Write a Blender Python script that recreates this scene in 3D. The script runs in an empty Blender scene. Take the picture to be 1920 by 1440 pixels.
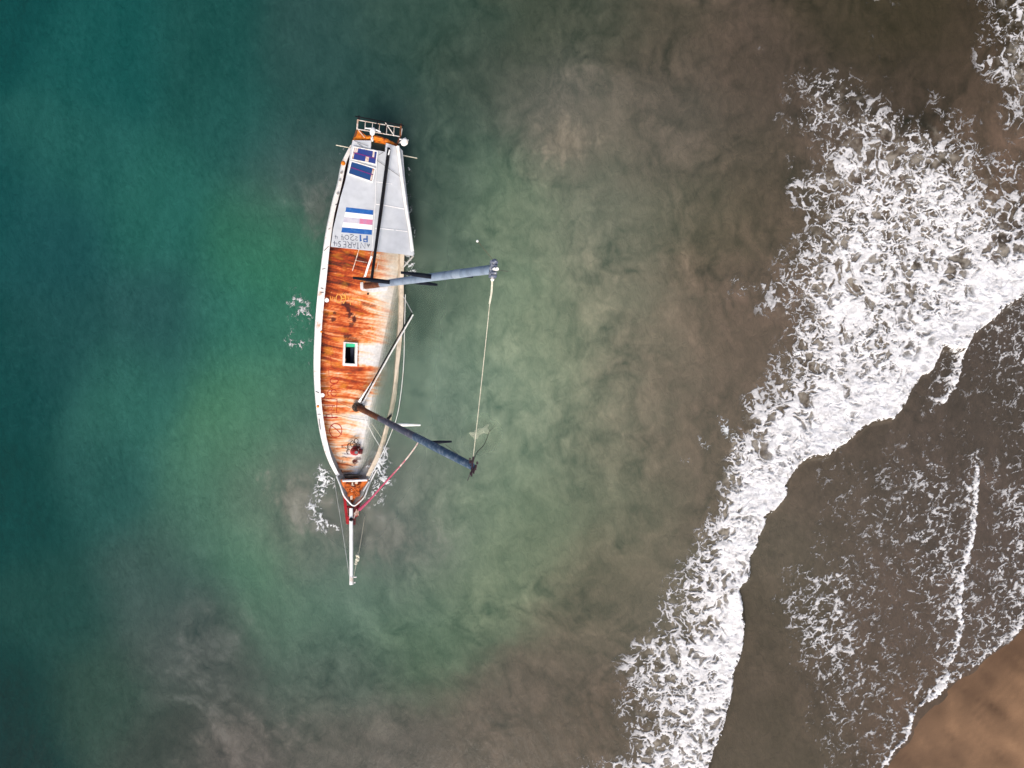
import bpy, math, random
import numpy as np
from mathutils import Vector
random.seed(7)
R = math.radians
scene = bpy.context.scene
COL = scene.collection

# ------------------------------------------------------------------ camera and scale
H = 32.0            # drone height above the water, metres
S = 0.025           # metres of water surface per photo pixel (photo 1920 x 1440)
cam_d = bpy.data.cameras.new('camera'); cam = bpy.data.objects.new('camera', cam_d)
COL.objects.link(cam); cam.location = (0, 0, H); cam.rotation_euler = (0, 0, 0)
cam_d.sensor_width = 36; cam_d.lens = 24; cam_d.clip_end = 3000
scene.camera = cam

def P(px, py, z=0.0):
    k = S * (H - z) / H
    return Vector(((px - 960) * k, (720 - py) * k, z))
def proj(p):
    k = H / (H - p[2]) / S
    return 960 + p[0] * k, 720 - p[1] * k

# deck plane of the stranded boat: heeled to port, slightly down by the bow
TH, FI = math.tan(R(28)), math.tan(R(6))
XA, YA = -5.25, 6.0
NRM = math.sqrt(TH * TH + FI * FI + 1)
W_AX = Vector((TH, -FI, 1)) / NRM
U_AX = Vector((-0.06, -1, 0)); U_AX = (U_AX - W_AX * U_AX.dot(W_AX)).normalized()
V_AX = W_AX.cross(U_AX)            # to port
def B(px, py, h=0.0):
    a, b = (px - 960) * S / H, (720 - py) * S / H
    t = (H - TH * XA + FI * YA - h * NRM) / (1 - TH * a + FI * b)
    return Vector((a * t, b * t, H - t))

# ------------------------------------------------------------------ numpy noise
_rng = np.random.default_rng(11)
_ang = _rng.random((256, 256)) * 2 * np.pi
_GX, _GY = np.cos(_ang), np.sin(_ang)
_JX, _JY = _rng.random((256, 256)), _rng.random((256, 256))
def gn(x, y):
    xi = np.floor(x).astype(np.int64); yi = np.floor(y).astype(np.int64)
    fx, fy = x - xi, y - yi
    u = fx * fx * fx * (fx * (fx * 6 - 15) + 10); v = fy * fy * fy * (fy * (fy * 6 - 15) + 10)
    def d(i, j):
        a, b = (xi + i) & 255, (yi + j) & 255
        return _GX[a, b] * (fx - i) + _GY[a, b] * (fy - j)
    n0 = d(0, 0) + u * (d(1, 0) - d(0, 0)); n1 = d(0, 1) + u * (d(1, 1) - d(0, 1))
    return (n0 + v * (n1 - n0)) * 1.5
def fbm(x, y, o=4, gain=0.5):
    s, a, t = 0, 1.0, 0
    for i in range(o):
        s = s + a * gn(x * 2 ** i + 17.3 * i, y * 2 ** i - 9.1 * i); t += a; a *= gain
    return s / t
def worley(x, y):
    xi = np.floor(x).astype(np.int64); yi = np.floor(y).astype(np.int64)
    f1 = np.full(x.shape, 9.0); f2 = np.full(x.shape, 9.0)
    for i in (-1, 0, 1):
        for j in (-1, 0, 1):
            a, b = (xi + i) & 255, (yi + j) & 255
            d = np.hypot(xi + i + _JX[a, b] - x, yi + j + _JY[a, b] - y)
            f2 = np.minimum(f2, np.maximum(f1, d)); f1 = np.minimum(f1, d)
    return f1, f2
def sst(a, b, x):
    t = np.clip((x - a) / (b - a), 0, 1); return t * t * (3 - 2 * t)
def lin(c):
    c = np.asarray(c, float) / 255.0
    return np.where(c <= 0.04045, c / 12.92, ((c + 0.055) / 1.055) ** 2.4)
def bil(m, x0, y0, st, px, py):
    fx = np.clip((px - x0) / st, 0, m.shape[1] - 1.001); fy = np.clip((py - y0) / st, 0, m.shape[0] - 1.001)
    i, j = fx.astype(int), fy.astype(int); a, b = fx - i, fy - j
    if m.ndim == 3: a, b = a[..., None], b[..., None]
    return (m[j, i] * (1 - a) + m[j, i + 1] * a) * (1 - b) + (m[j + 1, i] * (1 - a) + m[j + 1, i + 1] * a) * b
def seg_dist(path, x, y):
    """distance to a polyline and on which side (positive = left of travel in photo axes)"""
    best = np.full(x.shape, 1e9); side = np.zeros(x.shape)
    for (ax, ay), (bx, by) in zip(path[:-1], path[1:]):
        dx, dy = bx - ax, by - ay
        t = np.clip(((x - ax) * dx + (y - ay) * dy) / (dx * dx + dy * dy), 0, 1)
        d = np.hypot(x - ax - t * dx, y - ay - t * dy)
        sd = np.sign(dx * (y - ay) - dy * (x - ax))
        k = d < best
        best = np.where(k, d, best); side = np.where(k, sd, side)
    return best, side
def in_poly(poly, x, y):
    r = np.zeros(x.shape, bool); n = len(poly)
    for i in range(n):
        (ax, ay), (bx, by) = poly[i], poly[(i + 1) % n]
        if ay == by: continue
        r ^= ((ay > y) != (by > y)) & (x < (bx - ax) * (y - ay) / (by - ay) + ax)
    return r

# ------------------------------------------------------------------ colour of the turbid water
CAL = 1.0   # water colours, corner falloff and the dark reflection beside the cabin painted in: what the photo shows divided by the light
WC = """0,0,20,80,78;200,100,26,92,88;150,300,34,98,92;400,100,30,85,80;600,100,50,82,78;750,60,55,85,75;850,60,64,88,74;900,120,58,72,62;
1000,60,72,82,66;1100,40,78,82,68;1250,60,88,80,66;1400,100,92,78,66;1550,50,75,67,52;1700,60,72,64,48;1850,100,78,66,52;1920,0,70,60,46;
1000,180,92,94,82;1080,240,124,112,98;1040,200,105,102,92;1140,270,112,102,86;1250,200,95,85,75;1400,200,98,84,72;1500,150,85,72,62;1700,180,75,65,55;
100,450,30,85,86;300,400,38,105,95;500,430,48,110,90;560,300,62,93,90;600,380,93,98,94;450,600,45,110,95;540,490,52,124,94;560,620,58,120,98;
300,600,40,90,88;120,650,34,86,85;20,700,22,77,75;250,750,48,110,98;480,750,72,130,100;560,780,80,112,100;460,850,80,132,100;400,900,66,117,98;
200,900,40,94,88;40,950,20,74,71;480,1000,85,137,105;530,940,122,117,108;510,910,100,110,100;400,1020,72,107,95;300,1100,60,92,86;100,1150,32,80,74;20,1300,18,64,61;
200,1300,50,82,72;350,1200,84,94,90;420,1300,82,90,84;320,1400,62,76,70;450,1420,92,86,82;600,1350,85,85,78;550,1150,82,114,95;640,1100,88,122,103;
560,1250,78,98,88;750,1130,88,117,95;650,1250,75,98,85;800,1200,82,107,82;700,1400,90,85,77;900,1350,98,88,76;1000,1400,98,86,72;1150,1350,96,83,69;
1100,1250,101,90,77;950,1080,112,127,98;880,1000,112,132,105;1000,1000,108,120,92;1150,1050,114,107,86;1100,1150,105,98,80;1200,1100,107,97,82;
780,1000,102,110,100;700,1020,107,110,104;600,990,118,116,108;800,300,52,76,72;850,250,75,95,82;900,300,82,107,87;860,400,95,120,97;950,380,112,132,102;
1000,420,117,127,102;1100,350,108,112,95;1100,450,115,117,98;1250,400,105,102,84;1350,300,95,86,72;1350,450,98,88,70;1450,350,92,80,66;1250,250,102,96,83;
800,560,84,102,88;880,560,105,127,102;980,560,126,144,113;960,700,132,150,121;870,680,118,142,117;1020,650,132,140,111;1080,600,118,125,101;1150,560,124,119,99;
1250,600,119,108,90;1350,600,119,99,83;1420,560,107,89,76;1100,750,118,124,101;1200,700,123,113,95;1300,720,116,101,85;1380,700,109,93,79;1000,820,126,140,113;
1150,850,116,113,93;1280,850,116,101,85;1330,950,109,96,81;1100,930,112,120,96;1200,950,113,109,89;830,750,108,127,110;780,700,105,127,110;830,900,108,122,104;
760,930,112,119,109;940,930,118,137,109;800,380,62,82,76;790,470,80,96,86;1600,300,100,84,72;1880,220,106,86,71;1800,160,84,70,57;1500,900,95,80,66;1600,800,90,76,64;1450,1000,98,86,70;
1400,1250,88,75,60;1430,1150,90,78,62;1600,950,92,78,66;1750,900,88,74,64;1850,800,85,72,62;1500,1400,88,76,60;1600,1300,95,78,64;1700,1150,98,80,68;
1850,1000,92,76,66;1700,1350,100,78,62;1900,600,84,71,62;600,200,45,80,76;680,160,48,80,74;450,250,34,92,86;0,1440,18,60,58;0,400,25,85,84"""
WC = np.array([[float(v) for v in p.split(',')] for p in WC.replace('\n', '').split(';')])
WC[:, 2] = np.where(WC[:, 0] < 600, WC[:, 2] * .92 + 8, WC[:, 2])
_g = WC[:, 2:5].mean(1, keepdims=True); _d = np.where(WC[:, :1] < 620, .07, np.where(WC[:, :1] < 1010, .20, .16)); WC[:, 2:5] = (WC[:, 2:5] * (1 - _d) + _g * _d) * np.where(WC[:, :1] < 430, .93, np.where(WC[:, :1] < 600, .96, .985))
MX0, MY0, MST = -300, -250, 10
gx, gy = np.meshgrid(np.arange(MX0, 2260, MST), np.arange(MY0, 1740, MST))
num = np.zeros(gx.shape + (3,)); den = np.zeros(gx.shape)
for p in WC:
    d2 = (gx - p[0]) ** 2 + (gy - p[1]) ** 2
    w = np.exp(-d2 / (2 * 62.0 ** 2)) + 2e-4 / (1 + d2 / 2.0e4) ** 2
    num += w[..., None] * lin(p[2:5]); den += w
CMAP = num / den[..., None]

# ------------------------------------------------------------------ surf lines
FRONT = [(2060, 420), (1925, 500), (1914, 540), (1903, 558), (1870, 576), (1850, 596), (1830, 612), (1812, 626), (1800, 652), (1757, 645), (1749, 668),
         (1738, 690), (1715, 702), (1697, 735), (1680, 764), (1668, 779), (1625, 786), (1602, 806), (1570, 830), (1546, 848), (1512, 851),
         (1490, 864), (1476, 888), (1468, 906), (1464, 930), (1448, 946), (1426, 966), (1424, 982), (1414, 1002), (1410, 1022), (1396, 1042),
         (1397, 1078), (1375, 1100), (1385, 1136), (1388, 1166), (1382, 1214), (1373, 1240), (1365, 1256), (1362, 1300), (1350, 1346),
         (1345, 1374), (1330, 1396), (1325, 1430), (1318, 1460), (1290, 1600)]
SHORE = [(2300, 980), (2050, 1080), (1925, 1172), (1902, 1198), (1880, 1214), (1852, 1233), (1832, 1250), (1795, 1277), (1772, 1300), (1745, 1330), (1715, 1366), (1690, 1402), (1662, 1444), (1600, 1540), (1400, 1800)]
DX0, DY0, DST = 1000, -400, 4
dgx, dgy = np.meshgrid(np.arange(DX0, 2300, DST).astype(float), np.arange(DY0, 1900, DST).astype(float))
fd, fs = seg_dist(FRONT, dgx, dgy)
inside = in_poly(FRONT + [(0, 1600), (0, -500), (2060, -500)], dgx, dgy)
FMAP = np.where(inside, fd, -fd)                    # + on the sea side of the breaking front, photo px
sd, ss = seg_dist(SHORE, dgx, dgy)
inside = in_poly(SHORE + [(0, 1800), (0, -500), (2300, -500)], dgx, dgy)
SMAP = np.where(inside, sd, -sd)                    # + on the water side of the swash edge
def Ff(px, py): return np.where(px < DX0 + 2, 400.0, bil(FMAP, DX0, DY0, DST, px, py))
def Fs(px, py): return np.where(px < DX0 + 2, 600.0, bil(SMAP, DX0, DY0, DST, px, py))

# foam coverage: control points (x, y, coverage) blended
FC = """1500,150,.22;1480,190,.12;1560,170,.40;1540,200,.5;1600,200,.42;1650,190,.36;1640,240,.6;1700,240,.5;1700,205,.1;1750,215,.2;1790,230,.36;1760,270,.62;
1820,300,.55;1870,320,.3;1530,270,.36;1500,290,.16;1600,320,.62;1680,340,.72;1560,350,.6;1540,385,.5;1520,400,.2;1640,400,.74;1740,380,.78;1830,370,.7;1890,400,.55;1905,330,.35;
1565,430,.66;1500,470,.42;1530,500,.64;1470,520,.34;1600,480,.8;1660,440,.74;1700,500,.74;1790,440,.82;1860,460,.74;1890,520,.97;1840,560,.97;1760,540,.84;
1460,570,.38;1490,600,.44;1550,540,.78;1520,630,.7;1460,640,.14;1580,600,.86;1640,560,.78;1700,620,.84;1780,600,.93;1760,640,1.0;1460,690,.46;1440,660,.18;1500,690,.72;
1560,690,.82;1640,660,.8;1690,690,.95;1440,740,.4;1480,740,.74;1560,760,.9;1640,750,1.0;1410,780,.5;1440,800,.82;1400,850,.82;1480,810,.93;1540,820,1.0;
1390,890,.9;1440,880,.97;1375,950,.9;1430,930,1.0;1350,980,.72;1390,1010,.97;1320,1030,.62;1350,1060,.9;1280,1090,.55;1270,1120,.42;1330,1110,.85;1370,1140,1.0;
1250,1170,.5;1300,1160,.66;1350,1200,.97;1220,1220,.62;1200,1240,.5;1190,1250,.5;1260,1250,.74;1310,1230,.7;1350,1270,.97;1170,1300,.4;1230,1300,.74;1290,1290,.72;1320,1330,.86;1190,1330,.36;
1200,1370,.4;1240,1350,.66;1230,1400,.74;1300,1390,.8;1180,1400,.22;1190,1440,.45;1230,1440,.88;1290,1440,.92;1100,1450,.3;1150,1450,.36;1150,850,-.5;1080,750,-.5;1120,950,-.5;1050,850,-.5;1200,850,-.5;1150,1030,-.5;1230,40,-.5;1100,100,-.5;1350,60,-.3;1320,120,-.3;1250,700,-.4;1250,900,-.4;1080,1100,-.5;1040,1250,-.5;
1450,120,.03;1400,200,-.2;1430,300,-.2;1450,420,-.2;1420,480,-.2;1390,560,-.1;1400,640,-.2;1410,700,-.2;1360,780,-.2;1330,860,-.2;1320,940,-.2;1270,1020,-.2;1230,1080,-.2;1200,1160,-.2;
1150,1210,-.2;1130,1290,-.2;1130,1360,-.2;1120,1410,-.1;1050,1440,-.2;1600,110,.02;1700,130,-.1;1800,150,-.15;1820,220,.1;1860,260,.06;1640,140,.02;1550,90,-.1;1480,90,-.1;
1840,20,.2;1870,10,.5;1850,40,.22;1890,30,.6;1880,60,.5;1905,80,.6;1900,110,.7;1850,110,.25;1880,130,.5;1905,140,.75;1870,170,.05;1900,200,.5;1915,230,.55;1890,240,.2;1860,60,.06;1800,40,-.2;1790,90,-.2;1840,190,-.1;1915,290,.12;1200,700,-.5;1000,1000,-.5;1000,300,-.5;1250,300,-.5;1250,500,-.5"""
FC = np.array([[float(v) for v in p.split(',')] for p in FC.replace('\n', '').split(';')])
gx5, gy5 = np.meshgrid(np.arange(1000, 2300, 5).astype(float), np.arange(-400, 1900, 5).astype(float))
num = np.zeros(gx5.shape); den = np.zeros(gx5.shape)
for p in FC:
    d2 = (gx5 - p[0]) ** 2 + (gy5 - p[1]) ** 2
    w = np.exp(-d2 / (2 * 22.0 ** 2)) + 1e-5 / (1 + d2 / 4e3) ** 2
    num += w * p[2]; den += w
DSEA = num / den
# sparse flecks on the shoreward side of the front
GC = """1480,880,-.1;1560,880,.05;1650,830,.03;1700,760,-.1;1750,760,0;1700,850,.06;1600,900,.1;1560,950,.09;1660,900,.12;1720,900,.2;1730,940,.24;1680,960,.14;1620,980,.11;1560,1000,.05;1500,950,-.1;
1760,980,.26;1800,960,.24;1740,1020,.25;1780,1030,.32;1690,1040,.12;1620,1050,.12;1550,1060,.12;1500,1080,.16;1520,1100,.3;1560,1100,.28;1480,1110,.12;1600,1110,.2;1540,1150,.34;1500,1150,.3;1580,1180,.3;1640,1160,.1;1700,1130,.1;
1740,1120,.22;1770,1100,.26;1790,1070,.3;1780,1160,.3;1740,1180,.12;1560,1210,.36;1500,1220,.2;1600,1240,.2;1660,1230,.13;1700,1230,.06;1540,1260,.22;1600,1280,.2;1560,1300,.14;1640,1290,.15;1690,1290,.16;1720,1270,.06;
1560,1340,.15;1600,1350,.16;1650,1330,.1;1620,1380,.16;1660,1390,.2;1580,1400,.1;1540,1390,.04;1570,1430,.16;1620,1430,.14;1500,1320,-.05;1470,1250,-.1;1450,1180,-.1;1430,1080,-.2;1480,1020,-.1;1440,1300,-.2;1400,1400,-.2;1500,1420,-.12;
1850,890,.08;1870,900,.2;1890,930,.3;1880,980,.3;1900,1010,.34;1870,1040,.22;1910,1060,.32;1880,1080,.28;1850,1010,.06;1845,1080,.06;1850,1120,.2;1890,1110,.34;1860,1150,.14;1830,1180,.18;1870,1180,.4;1840,1210,.34;1805,1200,.1;1810,1240,.3;1785,1250,.06;1830,900,-.05;1840,950,-.1;1840,1000,-.1;
1820,830,.03;1800,700,.03;1830,650,.1;1870,630,.22;1900,610,.22;1900,660,.26;1880,700,.12;1910,740,.12;1850,760,.07;1890,800,.1;1820,780,.02;1780,800,0;1850,840,.03;1900,850,.06;1750,700,-.1;1760,680,-.1;1620,830,-.1;1740,1340,-.2;1760,1310,-.2"""
GC = np.array([[float(v) for v in p.split(',')] for p in GC.replace('\n', '').split(';')])
num = np.zeros(gx5.shape); den = np.zeros(gx5.shape)
for p in GC:
    d2 = (gx5 - p[0]) ** 2 + (gy5 - p[1]) ** 2
    w = np.exp(-d2 / (2 * 24.0 ** 2)) + 1e-5 / (1 + d2 / 4e3) ** 2
    num += w * p[2]; den += w
DSH = num / den
# (path, width behind (left), width ahead, peak) : thin bores and swash edges, ahead = shoreward
BORES = [([(1833, 878), (1829, 940), (1824, 1000), (1812, 1050), (1803, 1090), (1800, 1130), (1803, 1180), (1796, 1205), (1780, 1236)], 20, 4, .85),
         ([(1778, 1262), (1776, 1280), (1764, 1298), (1748, 1308), (1735, 1314), (1722, 1322), (1711, 1340), (1705, 1366), (1698, 1384), (1686, 1398), (1670, 1420), (1652, 1445), (1600, 1540)], 11, 3, .85),
         ([(1777, 1276), (1766, 1294), (1748, 1305), (1736, 1310)], 24, 3, .75),
         ([(2050, 1075), (1924, 1160), (1900, 1190), (1878, 1208), (1850, 1227), (1830, 1244), (1792, 1272)], 26, 5, .62),
         ([(1806, 640), (1803, 670), (1797, 700), (1787, 728), (1772, 750)], 22, 4, .9)]
def foam_cover(px, py):
    f, s = Ff(px, py), Fs(px, py)
    jag = 11.0 * fbm(px / 15, py / 15, 5, .68) + 6.0 * gn(px / 45, py / 45) + 7.0 * np.abs(gn(px / 8, py / 8)) - 2.5
    wx, wy = 12 * fbm(px / 40 + 5, py / 40, 3), 12 * fbm(px / 40, py / 40 + 31, 3)
    a = bil(DSEA, 1000, -400, 5, px + wx, py + wy)
    a = np.where(a > 0, a * (1 - .18 * sst(380, 250, py)), a)
    ed = f + jag + 3
    a = a * (1 - .14 * sst(.72, .5, a))
    a = np.where(ed > 0, np.maximum(a, np.where(py > 480, 1.05 - ed / 22.0, -1)), -1)
    b = np.where(ed <= 0, bil(DSH, 1000, -400, 5, px + wx, py + wy), -1)
    b = np.where(b > 0, b * 1.15 + .10, b) * sst(-1, 6, s + jag * .4)
    d = np.maximum(np.where(a > 0, a + .26 * fbm(px / 70, py / 70 + 3, 3) * sst(1.05, .8, a), a), b)
    k = np.zeros(px.shape)
    for path, wl, wr, pk in BORES:
        dd, side = seg_dist(path, px + .45 * jag, py + .45 * jag)
        core = np.exp(-(dd / np.where(side > 0, wl * .55, wr)) ** 2); trail = np.where(side > 0, .56 * np.exp(-(dd / (wl * 1.9)) ** 2), 0)
        k = np.maximum(k, pk * np.maximum(core * (1.08 + .6 * fbm(px / 9, py / 9, 3)), trail * (1 + .9 * fbm(px / 14, py / 14, 2))))
    return np.where(s + jag * .5 > -3, np.maximum(d, k), -1)
def wave_z(px, py):
    f = Ff(px, py) * S
    z = 0.42 * np.where(f > 0, np.exp(-np.abs(f) / 2.2), np.exp(-(f / .18) ** 2)) * sst(1700, 1300, py) * sst(2060, 1850, px)
    s = Fs(px, py) * S
    z = z * sst(0, 3, s)
    return z + .03 * gn(px / 130, py / 330) * sst(0, 2, s)

# ------------------------------------------------------------------ mesh helpers
def new_obj(name, me, parent=None):
    o = bpy.data.objects.new(name, me); COL.objects.link(o)
    if parent is not None: o.parent = parent
    return o
def np_mesh(name, co, quads, attrs=(), smooth=True):
    me = bpy.data.meshes.new(name); n, q = len(co), len(quads)
    me.vertices.add(n); me.vertices.foreach_set('co', np.ascontiguousarray(co, np.float32).ravel())
    me.loops.add(q * 4); me.loops.foreach_set('vertex_index', np.ascontiguousarray(quads, np.int32).ravel())
    me.polygons.add(q); me.polygons.foreach_set('loop_start', np.arange(0, q * 4, 4, dtype=np.int32))
    me.polygons.foreach_set('use_smooth', np.full(q, smooth))
    for an, ty, data in attrs:
        a = me.attributes.new(an, ty, 'POINT')
        if ty == 'FLOAT_COLOR':
            a.data.foreach_set('color', np.concatenate([data, np.ones((n, 1))], 1).astype(np.float32).ravel())
        else:
            a.data.foreach_set('value', data.astype(np.float32))
    me.update(calc_edges=True); me.validate()
    return me
def grid_quads(ny, nx):
    i = np.arange(ny * nx).reshape(ny, nx)
    return np.stack([i[:-1, :-1], i[:-1, 1:], i[1:, 1:], i[1:, :-1]], -1).reshape(-1, 4)   # y goes up with row, x right
def tag(o, label=None, cat=None, group=None, kind=None):
    if label: o['label'] = label
    if cat: o['category'] = cat
    if group: o['group'] = group
    if kind: o['kind'] = kind
    return o

class MB:
    def __init__(self, org=Vector((0, 0, 0))):
        self.v, self.f, self.m, self.org = [], [], [], org
    def add(self, vs, fs, mi=0):
        k = len(self.v); self.v += [Vector(p) - self.org for p in vs]
        self.f += [[k + i for i in f] for f in fs]; self.m += [mi] * len(fs)
    def tube(self, pts, r, n=8, mi=0, flat=1.0, up=None, cap=True):
        pts = [Vector(p) for p in pts]; k = len(pts)
        rs = r if isinstance(r, (list, tuple)) else [r] * k
        t0 = (pts[1] - pts[0]).normalized()
        a = up if up is not None else (Vector((0, 0, 1)) if abs(t0.z) < .9 else Vector((1, 0, 0)))
        rings = []
        for i in range(k):
            t = (pts[min(i + 1, k - 1)] - pts[max(i - 1, 0)]).normalized()
            e1 = (a - t * a.dot(t)).normalized(); e2 = t.cross(e1)
            rings.append([pts[i] + (e1 * math.cos(2 * math.pi * j / n) + e2 * math.sin(2 * math.pi * j / n) * flat) * rs[i] for j in range(n)])
        vs = [p for ring in rings for p in ring]; fs = []
        for i in range(k - 1):
            for j in range(n):
                j2 = (j + 1) % n
                fs.append([i * n + j, i * n + j2, (i + 1) * n + j2, (i + 1) * n + j])
        if cap: fs += [list(range(n))[::-1], [(k - 1) * n + j for j in range(n)]]
        self.add(vs, fs, mi)
    def plate(self, top, th, nrm, mi=0):
        """polygon 'top' given thickness th downwards along nrm"""
        n = len(top); vs = [Vector(p) for p in top] + [Vector(p) - nrm * th for p in top]
        ar = sum(((vs[i] - vs[0]).cross(vs[(i + 1) % n] - vs[0]) for i in range(n)), Vector())
        o = list(range(n)) if ar.dot(nrm) > 0 else list(range(n))[::-1]
        fs = [o, [n + i for i in o[::-1]]]
        for a, b in zip(o, o[1:] + o[:1]): fs.append([a, n + a, n + b, b])
        self.add(vs, fs, mi)
    def box(self, c, ex, ey, ez, mi=0):
        c = Vector(c); vs = [c + ex * x + ey * y + ez * z for x in (-1, 1) for y in (-1, 1) for z in (-1, 1)]
        self.add(vs, [[0, 1, 3, 2], [4, 6, 7, 5], [0, 4, 5, 1], [2, 3, 7, 6], [0, 2, 6, 4], [1, 5, 7, 3]], mi)
    def ribbon(self, pts, w, nrm, mi=0):
        pts = [Vector(p) for p in pts]; vs, fs = [], []
        for i, p in enumerate(pts):
            t = (pts[min(i + 1, len(pts) - 1)] - pts[max(i - 1, 0)]).normalized(); s = nrm.cross(t).normalized() * w / 2
            vs += [p + s, p - s]
            if i: fs.append([2 * i - 2, 2 * i - 1, 2 * i + 1, 2 * i])
        self.add(vs, fs, mi)
    def ball(self, c, r, nz=8, n=12, sq=1.0, ax=Vector((0, 0, 1)), mi=0):
        c = Vector(c); ax = ax.normalized(); e1 = ax.orthogonal().normalized(); e2 = ax.cross(e1); vs, fs = [], []
        for i in range(nz + 1):
            a = math.pi * i / nz
            for j in range(n):
                b = 2 * math.pi * j / n
                vs.append(c + ax * math.cos(a) * r * sq + (e1 * math.cos(b) + e2 * math.sin(b)) * max(math.sin(a), .01) * r)
        for i in range(nz):
            for j in range(n): fs.append([i * n + j, (i + 1) * n + j, (i + 1) * n + (j + 1) % n, i * n + (j + 1) % n])
        self.add(vs, fs, mi)
    def build(self, name, mats, parent=None, smooth=False, bevel=0):
        me = bpy.data.meshes.new(name); me.from_pydata([tuple(p) for p in self.v], [], self.f)
        for m in (mats if isinstance(mats, (list, tuple)) else [mats]): me.materials.append(m)
        me.polygons.foreach_set('material_index', self.m)
        if smooth: me.polygons.foreach_set('use_smooth', [True] * len(self.f))
        me.update()
        if smooth: me.set_sharp_from_angle(angle=R(48))
        o = new_obj(name, me, parent)
        if bevel:
            b = o.modifiers.new('bevel', 'BEVEL'); b.width = bevel; b.segments = 2; b.limit_method = 'ANGLE'
        return o

# ------------------------------------------------------------------ materials
def nodes(name):
    m = bpy.data.materials.new(name); m.use_nodes = True; nt = m.node_tree; nt.nodes.clear()
    out = nt.nodes.new('ShaderNodeOutputMaterial')
    return m, nt, out
def N(nt, ty, **kw):
    n = nt.nodes.new(ty)
    for k, v in kw.items():
        if k.startswith('i_'): n.inputs[k[2:].replace('_', ' ')].default_value = v
        else: setattr(n, k, v)
    return n
def paint(name, base, dirt=None, amount=.5, scale=3.0, rough=.5, metal=0.0, streak=None, bump=.0, detail=8):
    """painted or worn surface: base colour broken by noise patches of a second colour"""
    m, nt, out = nodes(name); L = nt.links.new
    bs = N(nt, 'ShaderNodeBsdfPrincipled'); bs.inputs['Roughness'].default_value = rough; bs.inputs['Metallic'].default_value = metal
    bs.inputs['Specular IOR Level'].default_value = .12 if max(base) < .05 else .35
    tc = N(nt, 'ShaderNodeTexCoord'); mp = N(nt, 'ShaderNodeMapping'); L(tc.outputs['Object'], mp.inputs['Vector'])
    if streak: mp.inputs['Scale'].default_value = streak
    nz = N(nt, 'ShaderNodeTexNoise'); nz.inputs['Scale'].default_value = scale; nz.inputs['Detail'].default_value = detail; nz.inputs['Roughness'].default_value = .65
    L(mp.outputs['Vector'], nz.inputs['Vector'])
    rp = N(nt, 'ShaderNodeMapRange'); c = .5 + (.5 - amount) * .35
    rp.inputs['From Min'].default_value = c - .07; rp.inputs['From Max'].default_value = c + .09
    L(nz.outputs['Fac'], rp.inputs['Value'])
    mx = N(nt, 'ShaderNodeMix', data_type='RGBA'); d = dirt or [x * .75 for x in base]
    mx.inputs[6].default_value = (*base, 1); mx.inputs[7].default_value = (*d, 1)
    L(rp.outputs[0], mx.inputs[0])
    n2 = N(nt, 'ShaderNodeTexNoise'); n2.inputs['Scale'].default_value = scale * 6; n2.inputs['Detail'].default_value = 4
    L(tc.outputs['Object'], n2.inputs['Vector'])
    r2 = N(nt, 'ShaderNodeMapRange'); r2.inputs['To Min'].default_value = .82; r2.inputs['To Max'].default_value = 1.12; L(n2.outputs['Fac'], r2.inputs['Value'])
    vm = N(nt, 'ShaderNodeVectorMath', operation='SCALE'); L(mx.outputs[2], vm.inputs[0]); L(r2.outputs[0], vm.inputs['Scale'])
    L(vm.outputs[0], bs.inputs['Base Color'])
    if bump:
        bp = N(nt, 'ShaderNodeBump'); bp.inputs['Strength'].default_value = bump; bp.inputs['Distance'].default_value = .02
        L(nz.outputs['Fac'], bp.inputs['Height']); L(bp.outputs[0], bs.inputs['Normal'])
    L(bs.outputs[0], out.inputs[0])
    return m

M = {}
M['white'] = paint('white_paint', (.80, .79, .77), (.62, .52, .42), .16, 2.5, .45)
M['cap'] = paint('chipped_white_rail_paint', (.82, .80, .78), (.50, .24, .10), .12, 2.2, .5)
M['beige'] = paint('silt_covered_rail_paint', (.66, .56, .44), (.45, .38, .28), .4, 1.6, .6)
M['roof'] = paint('pale_grey_roof_paint', (.54, .56, .585), (.49, .51, .54), .5, .6, .5)
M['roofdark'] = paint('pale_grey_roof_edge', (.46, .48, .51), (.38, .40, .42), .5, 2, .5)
M['hull'] = paint('weathered_hull_paint', (.30, .31, .30), (.20, .12, .08), .4, 1.5, .6)
M['black'] = paint('black_anodised_spar', (.005, .005, .007), (.012, .013, .016), .4, 4, .6)
M['navy'] = paint('dark_navy_spreader', (.004, .006, .012), (.010, .012, .02), .4, 4, .6)
M['mast'] = paint('pale_blue_grey_mast', (.25, .32, .42), (.175, .225, .30), .42, 2.2, .65)
M['mastslate'] = paint('slate_mast_paint', (.055, .065, .10), (.17, .16, .20), .34, 3.5, .7)
M['mastblue'] = paint('flaking_blue_mast_paint', (.035, .075, .135), (.14, .18, .24), .42, 6, .75)
M['rustbrown'] = paint('dark_rusted_steel', (.085, .028, .014), (.20, .07, .025), .4, 5, .8, bump=.4)
M['rustorange'] = paint('orange_rust', (.78, .22, .012), (.20, .035, .01), .38, 3.5, .85, bump=.4)
M['rustmottle'] = paint('mottled_bow_rust', (.66, .16, .026), (.14, .022, .010), .42, 5.0, .85, bump=.5)
M['red'] = paint('red_paint', (.42, .012, .02), (.16, .015, .012), .4, 3, .5)
M['darkred'] = paint('dark_red_steel', (.20, .012, .018), (.06, .01, .01), .4, 4, .6)
M['grey'] = paint('grey_metal', (.36, .36, .36), (.25, .22, .2), .4, 6, .5)
M['greyteal'] = paint('grey_drum_cap', (.16, .20, .21), (.24, .25, .25), .4, 10, .5)
M['dark'] = paint('painted_interior_shade', (.006, .007, .012), (.012, .012, .016), .5, 3, .7)
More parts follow.
